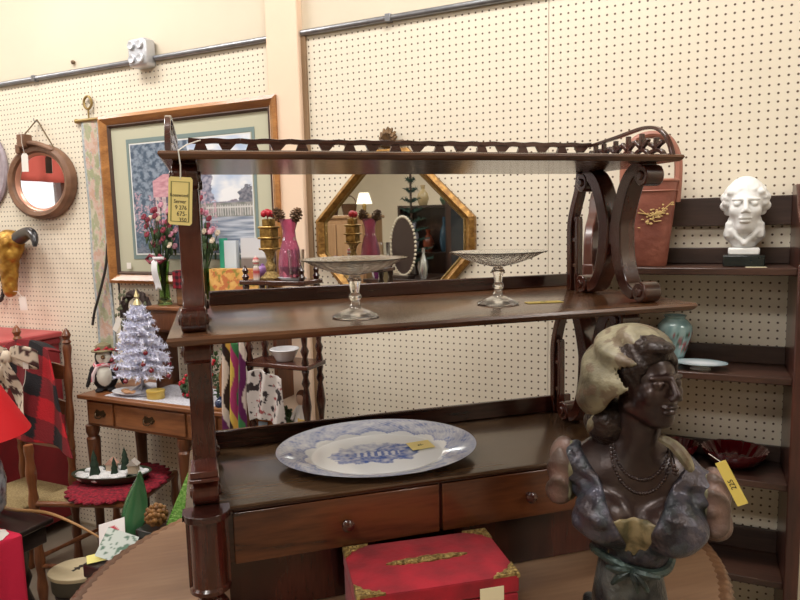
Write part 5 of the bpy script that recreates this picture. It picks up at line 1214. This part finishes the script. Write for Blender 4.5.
# ladder-back chair under the plaid blanket
lc = thing('ladderback_chair', 'ladder-back chair with a finial, half hidden by the plaid blanket', 'chair', (-2.70, -0.56, 0), 0.0)
PB = [(-0.20, -0.19), (0.17, -0.19), (0.14, 0.14), (-0.16, 0.14)]
rush_seat(lc, PB, 0.45)
for x, y in ((-0.2, -0.19), (0.17, -0.19)): turned((x, y, 0), (x, y, 0.47), 0.02, lc, 'leg', 4)
for x in (-0.18, 0.155):
    turned((x, 0.14, 0), (x-0.0, 0.15, 0.62), 0.021, lc, 'leg', 5); turned((x, 0.15, 0.62), (x-0.02, 0.19, 1.10), 0.02, lc, 'back_post', 3)
    MB().lathe([(0.012, 0), (0.02, 0.01), (0.012, 0.022), (0.02, 0.042), (0.012, 0.06), (0.004, 0.072), (0, 0.075)], (x-0.02, 0.19, 1.10), 14).build('finial', M_ch, lc)
for z in (0.62, 0.78, 0.94):
    P = [(-0.175+0.33*k/12-0.001, z+0.055+0.02*math.sin(PI*k/12)) for k in range(13)]+[(0.155-0.33*k/12, z) for k in range(13)]
    MB().prism(P, 0.155+(z-0.62)*0.07, 0.167+(z-0.62)*0.07, 'xz').build('ladder_slat', M_chh, lc)
for z in (0.15, 0.28): turned((-0.2, -0.19, z), (0.17, -0.19, z), 0.011, lc, 'stretcher', 2)
# blanket over it
t = thing('plaid_blanket', 'red and black buffalo plaid blanket draped over the ladder-back chair', 'blanket', (-2.70, -0.415, 1.085))
def blk(u, v):
    x = -0.19+0.30*u; top = 0.0+0.04*math.sin(PI*u); w = v*0.56
    if w < 0.06: a = w/0.06*PI/2; return (x, 0.03-0.055*math.sin(a), top-0.02+0.02*math.sin(a)*1.0)
    s = w-0.06; fl = 0.018*math.sin(u*13+s*3)*min(1, s*4)
    return (x+0.50*s*u-0.02*s, -0.032-fl-0.18*s, top-s*0.85)
def blk_col(p):
    x = p.x-0.12*(-p.z)*0.5; a = int(math.floor(x/0.085+20)) % 2; b_ = int(math.floor((p.z+0.3*p.x)/0.085+20)) % 2
    R1, K1 = lin((176, 24, 34)), lin((26, 22, 26)); return R1 if (a and b_) else (K1 if not (a or b_) else mix(R1, K1, 0.6))
b = MB(); b.grid(blk, 70, 110); b.build('blanket_cloth', vcol('fleece', 0.95, bump=0.3, bscale=150), t, colour=blk_col, solid=0.008)
t = thing('moose_print_bow', 'large cream bow with a dark moose print tied on the plaid blanket', 'bow', (-2.69, -0.53, 1.06)); t.scale = (1.3, 1.2, 1.3)
def bow_col(p): return lin((70, 44, 42)) if fbm(p.x*38, p.z*38+p.y*20, 1) > 0.16 else lin((206, 192, 172))
b = MB()
def loopf(s):
    def f(u, v):
        a = 2*PI*u; return (s*(0.065-0.062*math.cos(a)), -0.02-0.03*math.sin(a)*math.sin(PI*min(1, u*1.0)), 0.012+0.028*(v-0.5)*2*(0.55+0.5*(1-math.cos(a))/2)+0.02*math.sin(a))
    return f
for s in (-1, 1): b.grid(loopf(s), 40, 8)
for s, L in ((-1, 0.17), (0.6, 0.19)): b.grid(lambda u, v, s=s, L=L: (s*0.075*v+(-0.028+0.056*u)*(0.5+0.6*v), -0.03-0.012*math.sin(v*6+u*2), -L*v), 14, 30)
b.build('bow_ribbon', vcol('bow_cotton', 0.9), t, colour=bow_col, solid=0.003)
MB().ell((0, -0.035, 0.01), (0.02, 0.02, 0.024), 14, 8).build('bow_knot', vcol('bow_cotton', 0.9), t, colour=bow_col)
t = thing('price_tag', 'white price tag hanging on the moose print bow', 'price tag', (-2.585, -0.56, 1.055)); MB().prism([(-0.017, -0.028), (0.017, -0.028), (0.017, 0.018), (0.007, 0.03), (-0.007, 0.03), (-0.017, 0.018)], 0, 0.0012, 'xz').build('tag_card', M_tagw, t, smooth=False)
MB().tube(catmull([(0, 0, -0.028), (0.0, -0.01, -0.08), (-0.02, -0.015, -0.115), (-0.04, -0.01, -0.12)], 4), 0.0015, 5).build('string', M_string, t)

# near rush chair with crochet mat
rc = thing('rush_seat_chair', 'maple rush-seated chair holding a red crochet mat, in front of the desk', 'chair', (0, 0, 0))
Q = [(-2.46, -0.66), (-2.06, -0.52), (-2.15, -0.20), (-2.43, -0.29)]
rush_seat(rc, Q, 0.50)
turned((*Q[0], 0), (Q[0][0]-0.01, Q[0][1], 0.74), 0.022, rc, 'leg', 6)
for q in Q[1:]: turned((*q, 0), (*q, 0.505), 0.02, rc, 'leg', 4)
for i in range(4):
    a, c = Q[i], Q[(i+1) % 4]
    MB().tube([(*a, 0.492), (*c, 0.492)], 0.013, 10).build('seat_rail', M_chh, rc)
    turned((*a, 0.22+0.04*(i % 2)), (*c, 0.22+0.04*(i % 2)), 0.011, rc, 'stretcher', 2)
t = thing('crochet_mat', 'deep red crochet mat with pointed edges on the rush-seated chair', 'mat', (-2.255, -0.41, 0.526), 0.25)
def matw(a): return 0.94+0.10*abs(math.sin(a*13))
b = MB(); b.lathe([(1e-5, 0.0), (0.10, 0.0), (0.17, 0.0), (0.205, -0.002), (0.225, -0.008)], (0, 0, 0), 156, wav=lambda a, z: matw(a) if z < -0.001 else 1, cap=False, sx=0.88, sy=1.0)
b.build('crochet_cloth', mat('crimson_yarn', (160, 22, 46), 0.9, nscale=70, rgb2=(96, 10, 28), bump=0.9, bscale=120), t, solid=0.006)
# oval village centrepiece
vg = thing('village_centrepiece', 'oval green dish with a tiny snowy village and fir trees on the red mat', 'centrepiece', (-2.275, -0.43, 0.532), 0.42); vg.scale = (1.12, 1.12, 1.3)
MB().lathe([(0.10, 0), (0.12, 0.004), (0.15, 0.026), (0.153, 0.03), (0.145, 0.03), (0.12, 0.012), (1e-5, 0.01)], (0, 0, 0), 48, sy=0.5).build('oval_dish', mat('dark_green_glaze', (44, 58, 40), 0.3), vg)
b = MB(); rg = random.Random(9)
for k in range(60): a = rg.uniform(0, 2*PI); r = math.sqrt(rg.random()); b.ell((0.128*r*math.cos(a), 0.062*r*math.sin(a), 0.022), (0.02, 0.014, 0.011), 8, 5)
b.build('cotton_snow', mat('cotton_snow', (222, 222, 222), 0.95, bump=0.5, bscale=100), vg)
for x, y, s in ((-0.055, -0.02, 1.1), (0.02, -0.02, 0.8), (0.04, 0.03, 1.0)):
    MB().lathe([(0.019*s, 0.02), (0.012*s, 0.04*s+0.01), (0.015*s, 0.04*s+0.01), (0.008*s, 0.06*s+0.01), (0.011*s, 0.06*s+0.01), (0, 0.09*s+0.01)], (x, y, 0.005), 12).build('fir_tree', mat('fir_green', (34, 54, 38), 0.8), vg)
for x, y, cc in ((-0.005, 0.015, (206, 160, 140)), (0.085, 0.0, (200, 190, 180))):
    h = MB().box(x-0.018, x+0.018, y-0.014, y+0.014, 0.024, 0.052).build('cottage', mat('cottage_wall', (212, 190, 166), 0.7), vg, bevel=0.001)
    MB().prism([(x-0.022, 0.0525), (x+0.022, 0.0525), (x, 0.072)], y-0.017, y+0.017, 'xz').build('cottage_roof', mat('cottage_roof_%d' % cc[1], cc, 0.7), h, smooth=False)

# ---- lower left corner
M_blk = wood('dark_table_wood', (20, 16, 18), (46, 36, 34), 0, 8, 0.3, 0.3)
t = thing('dark_side_table', 'dark wooden side table with turned legs cut by the lower left corner', 'table', (-2.13, -0.82, 0))
TZ = 0.56
MB().box(-0.60, 0, -0.42, 0, TZ-0.02, TZ).build('tabletop', M_blk, t, bevel=0.004); MB().box(-0.58, -0.02, -0.40, -0.02, TZ-0.09, TZ-0.0205).build('apron', M_blk, t, bevel=0.003)
for x, y in ((-0.54, -0.34), (-0.10, -0.34), (-0.10, -0.075), (-0.54, -0.075)):
    MB().lathe([(0.015, 0), (0.03, 0.05), (0.02, 0.09), (0.038, 0.18), (0.036, 0.24), (0.02, 0.3), (0.034, 0.34), (0.024, 0.38), (0.03, 0.42), (0.03, TZ-0.0905)], (x, y, 0), 18).build('leg', M_blk, t)
t = thing('red_shade_lamp', 'bright red lampshade on a dark blue speckled base, cut by the left edge', 'lamp', (-2.335, -0.975, TZ+0.0008))
MB().lathe([(0.198, 0.335), (0.2, 0.335), (0.085, 0.56), (0.083, 0.56), (0.198, 0.335)], (0, 0, 0), 48, cap=False).build('lamp_shade', mat('red_shade', (206, 20, 30), 0.7), t)
MB().lathe([(0.06, 0), (0.065, 0.01), (0.10, 0.06), (0.108, 0.16), (0.09, 0.25), (0.03, 0.30), (0.012, 0.31), (0.012, 0.36), (0, 0.36)], (0, 0, 0), 36).build('lamp_base', mat('speckled_glaze', (46, 52, 66), 0.25, nscale=26, rgb2=(176, 186, 200), coat=0.4), t)
M_pkc = mat('pink_red_cloth', (216, 34, 72), 0.85, bump=0.2, bscale=120)
t = thing('pink_red_cloth', 'bright pinkish red cloth hanging over the edge of the dark side table', 'cloth', (-2.13, -1.10, TZ+0.001))
b = MB(); b.grid(lambda u, v: ((-0.10+0.106*min(1, v*3)+0.004) if v < 0.34 else 0.014+0.006*math.sin(u*14), -0.14+0.28*u, 0.002 if v < 0.34 else 0.002-0.27*(v-0.34)/0.66*(1+0.06*math.sin(u*5))), 30, 40)
b.build('cloth', M_pkc, t, solid=0.003)
t = thing('white_doily_paper', 'round white paper on the pinkish red cloth at the lower left edge', 'paper', (-2.19, -1.03, TZ+0.0065)); MB().lathe([(0.062, 0), (0.064, 0.001), (0.06, 0.003), (1e-5, 0.003)], (0, 0, 0), 36, wav=lambda a, z: 1+0.04*math.sin(a*9)).build('paper', M_tagw, t)
t = MB().tube(catmull([(-2.40, -0.86, TZ+0.012), (-2.28, -0.86, TZ+0.02), (-2.13, -0.845, TZ+0.028), (-2.0, -0.83, TZ-0.0), (-1.90, -0.80, TZ-0.055)], 6), [0.008-0.0002*i for i in range(25)], 8).build('tan_branch', mat('tan_branch', (166, 124, 78), 0.6))
tag(t, 'thin curved tan branch reaching from the dark side table towards the greeting cards', 'branch')
# low trunk with odds and ends
TX = 0.48
t = thing('low_trunk', 'low dark trunk beneath the cards and green glass, behind the oval table', 'trunk', (-1.68, -0.72, 0))
MB().box(-0.19, 0.27, -0.19, 0.16, 0, TX-0.05).build('trunk_body', M_blk, t, bevel=0.004); MB().box(-0.196, 0.276, -0.196, 0.166, TX-0.049, TX).build('lid', M_blk, t, bevel=0.006)
for x in (-0.14, 0.19): MB().box(x-0.015, x+0.015, -0.2, -0.196, 0.02, TX-0.06).build('strap', M_brs, t)
def card(label, loc, rot, w, h, col, name='greeting_card'):
    t = thing(name, label, 'card', loc); t.rotation_euler = rot
    MB().grid(lambda u, v: (-w/2+w*u, 0, h*v), 20, 20).build('card_board', vcol('card_print', 0.5), t, colour=col, smooth=False, solid=0.0015); return t
card('white card printed with pale green leaves, leaning in the pile near the oval table', (-1.80, -0.865, TX+0.001), (-0.7, 0.45, 0.6), 0.11, 0.10, lambda p: lin((96, 128, 108)) if fbm(p.x*50, p.z*50, 3) > 0.18 else lin((206, 214, 208)))
card('white card with a red motif behind the leaf-printed card', (-1.84, -0.82, TX+0.001), (-0.6, -0.3, 0.4), 0.10, 0.11, lambda p: lin((186, 34, 60)) if math.hypot(p.x, p.z-0.06) < 0.03 else lin((222, 216, 214)))
card('small pale yellow card lying in front of the leaf-printed card', (-1.83, -0.895, TX+0.006), (-1.45, 0, 0.9), 0.06, 0.05, lambda p: lin((222, 214, 130)), 'yellow_card')
t = thing('green_glass_leaf', 'tall translucent green glass leaf dish standing behind the cards', 'glass dish', (-1.855, -0.74, TX+0.02)); t.rotation_euler = (-0.2, 0.15, 0.35); t.scale = (0.85, 1, 0.85)
def leaf(u, v): w = 0.055*math.sin(PI*min(1, 0.12+0.88*v)**0.8) if v < 0.999 else 0.0; return ((u*2-1)*w, 0.02*(u*2-1)**2+0.012*math.sin(v*3), 0.27*v)
M_gl2 = mat('green_glass_leaf', (74, 128, 84), 0.12, coat=0.4); M_gl2.node_tree.nodes['Principled BSDF'].inputs['Transmission Weight'].default_value = 0.4
b = MB(); b.grid(leaf, 14, 24); b.build('leaf_dish', M_gl2, t, solid=0.004)
cone('pine_cone', 'large golden brown pine cone beside the green glass leaf dish', 'pine cone', (-1.735, -0.70, TX+0.115), 1.5, (1.35, 0, 0.6), None, mat('gold_pine_cone', (150, 104, 52), 0.6, nscale=40, rgb2=(96, 60, 28)))
t = thing('small_dark_box', 'small dark box under the golden brown pine cone', 'box', (-1.735, -0.72, TX+0.0008)); MB().box(-0.05, 0.05, -0.045, 0.045, 0, 0.07).build('box_body', M_blk, t, bevel=0.003)
t = thing('green_glitter_bag', 'bright lime green glitter gift bag peeking out left of the tall stand', 'gift bag', (-1.585, -0.70, TX+0.001)); t.rotation_euler = (0, 0.0, 0.2)
b = MB(); b.prism([(-0.085, 0), (0.085, 0), (0.085, 0.37), (0.045, 0.36), (-0.085, 0.10)], -0.02, 0.02, 'xz'); b.build('bag_body', mat('lime_glitter', (96, 176, 52), 0.3, nscale=120, rgb2=(176, 226, 130), bump=0.9, bscale=150, metal=0.2), t)
# cream oval box with a dark figure
t = thing('wooden_stool', 'small dark stool carrying the cream oval box', 'stool', (-2.075, -0.775, 0))
MB().lathe([(0.10, 0.255), (0.105, 0.26), (0.105, 0.275), (0, 0.275)], (0, 0, 0), 24, sx=0.85, sy=0.85).build('seat', M_blk, t)
for k in range(3): a = k*2*PI/3; MB().tube([(0.06*math.cos(a), 0.06*math.sin(a), 0.255), (0.085*math.cos(a), 0.085*math.sin(a), 0)], 0.01, 8).build('leg', M_blk, t)
t = thing('oval_cream_box', 'oval box with a cream lid showing a tiny dark figure', 'box', (-2.075, -0.775, 0.2758), 0.5)
MB().lathe([(0.085, 0), (0.088, 0.005), (0.09, 0.06), (0, 0.06)], (0, 0, 0), 40, sx=1.15, sy=0.9).build('box_body', mat('dark_olive_band', (70, 64, 52), 0.5), t)
MB().lathe([(0.094, 0.06), (0.096, 0.065), (0.096, 0.074), (0.088, 0.078), (0, 0.078)], (0, 0, 0), 40, sx=1.15, sy=0.9).build('lid', mat('cream_lid', (196, 180, 146), 0.6, nscale=14, namt=0.05), t)
b = MB(); b.prism([(-0.006, -0.03), (0.006, -0.03), (0.004, -0.015), (0.016, -0.012), (0.005, 0.0), (0.012, 0.008), (0.003, 0.018), (0, 0.03), (-0.003, 0.018), (-0.012, 0.008), (-0.005, 0.0), (-0.016, -0.012), (-0.004, -0.015)], 0.0782, 0.0795, 'xy'); b.build('lid_figure', M_ink, t, smooth=False, rot=(0, 0, -0.5))

# ------------------------------------------------------------------ the shop behind the camera, seen only in the mirrors
M_tanp = wood('tan_cabinet_wood', (150, 112, 78), (184, 146, 106), 2, 6, 0.5, 0.1); M_dkc = wood('dark_cabinet_wood', (36, 24, 20), (66, 44, 34), 2, 6, 0.3, 0.3)
def cabinet(name, label, x0, x1, y0, y1, h, m_, glassy=False):
    t = thing(name, label, 'cabinet', ((x0+x1)/2, (y0+y1)/2, 0)); w, d = (x1-x0)/2, (y1-y0)/2
    MB().box(-w, w, -d, d, 0.06, h-0.03).build('cabinet_body', m_, t, bevel=0.004); MB().box(-w-0.02, w+0.02, -d-0.02, d+0.02, h-0.0295, h).build('cornice', m_, t, bevel=0.008); MB().box(-w+0.02, w-0.02, -d+0.02, d-0.02, 0, 0.0595).build('plinth', m_, t)
    for s in (-1, 1):
        dr = MB().box(min(0.005*s, s*(w-0.02)), max(0.005*s, s*(w-0.02)), d+0.0005, d+0.018, 0.1, h-0.08).build('door', m_, t, bevel=0.004)
        if glassy: MB().box(min(s*0.05, s*(w-0.06)), max(s*0.05, s*(w-0.06)), d+0.0185, d+0.02, 0.6, h-0.14).build('pane', mat('dark_pane', (40, 46, 50), 0.05), dr)
        MB().ell((s*0.025, d+0.026, h*0.5), (0.012, 0.012, 0.012), 12, 8).build('knob', M_brs, dr)
    return t
cabinet('tan_cabinet', 'plain tan wooden cupboard reflected at the left of the octagonal mirror', -3.3, -2.72, -3.2, -2.85, 1.69, M_tanp)
cabinet('dark_cabinet', 'tall dark glass-fronted cupboard reflected at the right of the octagonal mirror', -2.05, -1.45, -3.5, -3.1, 1.95, M_dkc, True)
t = thing('dark_display_table', 'long dark display table in the shop, reflected low in the octagonal mirror', 'table', (-2.42, -3.0, 0))
MB().box(-0.26, 0.34, -0.35, 0.3, 1.10, 1.13).build('tabletop', M_dkc, t, bevel=0.004)
for x in (-0.22, 0.3):
    for y in (-0.31, 0.26): MB().tube([(x, y, 0), (x, y, 1.1)], 0.025, 10).build('leg', M_dkc, t)
t = thing('artificial_fir', 'sparse dark green Christmas tree reflected in the top of the octagonal mirror', 'christmas tree', (-2.40, -3.15, 1.1305)); t.scale = (0.8, 0.8, 1.0); rg = random.Random(17)
b = MB()
for lv in range(9):
    z = 0.12+lv*0.09; R_ = 0.26*(1-lv/10)
    for k in range(9-lv//2):
        a = 2*PI*k/(9-lv//2)+lv; tip = Vector((R_*math.cos(a), R_*math.sin(a), z+0.04)); b.tube([(0, 0, z), tip], 0.005, 5)
        for j in range(12):
            c = Vector((0, 0, z)).lerp(tip, 0.2+0.8*j/11); d = Vector((rg.gauss(0, 1), rg.gauss(0, 1), rg.gauss(0, 1))).normalized()*0.035; n_ = d.orthogonal().normalized()*0.005; b.add([c-n_, c+n_, c+d], [(0, 1, 2)]); b.add([c-n_, c+n_, c-d], [(0, 1, 2)])
b.build('branches', mat('fir_needles', (44, 72, 62), 0.8), t, smooth=False); MB().tube([(0, 0, 0), (0, 0, 0.95)], 0.014, 8).build('trunk', M_dkc, t); MB().lathe([(0.07, 0), (0.08, 0.01), (0.06, 0.09), (0, 0.09)], (0, 0, 0), 20).build('pot', M_dkc, t)
t = thing('white_table_lamp', 'little lamp with a white shade on the tan cupboard', 'lamp', (-2.80, -3.0, 1.6905)); MB().lathe([(0.05, 0), (0.05, 0.01), (0.015, 0.03), (0.02, 0.08), (0.01, 0.12), (0, 0.12)], (0, 0, 0), 20).build('lamp_base', M_brs, t); MB().lathe([(0.075, 0.10), (0.045, 0.2), (0.043, 0.2), (0.073, 0.10)], (0, 0, 0), 28, cap=False).build('lamp_shade', mat('glowing_shade', (240, 236, 226), 0.8, emit=(255, 244, 220), estr=1.0), t)
for i, (x, lab) in enumerate(((-3.16, 'left brown wicker basket on top of the tan cupboard'), (-2.97, 'right brown wicker basket on top of the tan cupboard'))):
    t = thing('wicker_basket', lab, 'basket', (x, -3.02, 1.6905)); MB().lathe([(0.055, 0), (0.075, 0.10), (0.08, 0.105), (0.07, 0.1), (0.05, 0.01)], (0, 0, 0), 24).build('basket_body', mat('wicker_brown', (92, 66, 46), 0.8, bump=0.8, bscale=90), t); MB().tube([(0.075*math.cos(a), 0, 0.10+0.08*math.sin(a)) for a in [PI*k/12 for k in range(13)]], 0.006, 6).build('handle', mat('wicker_brown', (92, 66, 46), 0.8), t)
t = thing('oval_dark_mirror', 'dark oval dressing mirror with a pale beaded rim on the display table', 'mirror', (-2.32, -2.78, 1.1305), 0.3)
MB(Matrix.Translation((0, 0, 0.28)) @ Matrix.Rotation(PI/2, 4, 'X')).lathe([(0.19, 0.0), (0.19, 0.012), (0, 0.012)], (0, 0, 0), 40, sx=0.72, sy=1.3).build('oval_panel', mat('dark_umber', (58, 44, 42), 0.3), t)
b = MB()
for k in range(44): a = 2*PI*k/44; b.ell((0.142*math.cos(a), 0.0, 0.28+0.252*math.sin(a)), (0.013, 0.012, 0.013), 8, 5)
b.build('beaded_rim', mat('pale_bead', (206, 196, 176), 0.5), t); MB().box(-0.09, 0.09, -0.05, 0.06, 0, 0.03).build('foot', M_dkc, t, bevel=0.005)
def blob(name, label, cat, x, y, z, r, h, m_, k=0):
    t = thing(name, label, cat, (x, y, z)); MB().lathe([(r*0.6, 0), (r*0.7, h*0.05), (r, h*0.35), (r*0.8, h*0.6), (r*0.3, h*0.8), (r*0.4, h), (r*0.33, h), (r*0.2, h*0.8)], (0, 0, 0), 24).build('vase_body', m_, t)
blob('white_vase', 'white vase on the display table, reflected beside the brown cupboard', 'vase', -2.62, -2.85, 1.1305, 0.05, 0.32, mat('white_china', (226, 226, 230), 0.25)); blob('purple_vase', 'purple vase on the display table, reflected in the octagonal mirror', 'vase', -2.55, -2.74, 1.1305, 0.045, 0.26, mat('purple_glaze', (96, 36, 86), 0.2)); blob('silver_vase', 'silvery vase at the right end of the display table', 'vase', -2.14, -2.8, 1.1305, 0.04, 0.26, mat('silver_plate', (200, 205, 208), 0.25, metal=0.9))
sh = thing('dark_bookcase', 'open dark bookcase behind the display table, reflected low in the octagonal mirror', 'bookcase', (-2.72, -3.8, 0))
for x in (0, 0.6): MB().box(x, x+0.025, 0, 0.25, 0, 1.78).build('side_panel', M_dkc, sh)
for z in (0.1, 0.55, 0.95, 1.3, 1.755): MB().box(0.0255, 0.5995, 0, 0.25, z, z+0.02).build('shelf', M_dkc, sh)
MB().box(0.0255, 0.5995, 0.0, 0.012, 0.1205, 1.7545).build('back_board', M_dkc, sh)
for i, (x, z, r, h, c, lab) in enumerate(((-2.6, 1.3205, 0.05, 0.3, (150, 150, 160), 'grey vase on the upper shelf of the dark bookcase'), (-2.45, 1.3205, 0.06, 0.22, (120, 60, 40), 'brown vase on the upper shelf of the dark bookcase'), (-2.28, 1.3205, 0.05, 0.34, (60, 90, 110), 'blue vase on the upper shelf of the dark bookcase'), (-2.5, 1.7755, 0.06, 0.2, (170, 150, 110), 'tan vase standing on top of the dark bookcase'), (-2.25, 1.7755, 0.07, 0.16, (90, 110, 90), 'green vase standing on top of the dark bookcase'), (-2.55, 0.9705, 0.06, 0.26, (190, 180, 170), 'cream vase on the third shelf of the dark bookcase'))):
    blob('vase', lab, 'vase', x, -3.68, z, r, h, mat('vase_glaze_%d' % c[0], c, 0.25))
# red awning and a green plant in the shop window (round mirror)
t = thing('red_awning', 'red awning cloth hanging across the top of the shop window', 'awning', (X0+0.08, -2.85, 2.14))
b = MB(); b.grid(lambda u, v: (0.02*math.sin(u*60), -1.2+2.4*u, 0.30*v), 120, 4); b.build('awning_cloth', mat('red_canvas', (226, 108, 98), 0.8), t, solid=0.004); MB().tube([(0, -1.22, 0.30), (0, 1.22, 0.30)], 0.012, 8).build('rod', M_metal, t)
shrub('window_plant', 'bushy green plant standing on the floor before the shop window', (X0+0.6, -2.35, 0), 0.42, 0.75, 40, False)
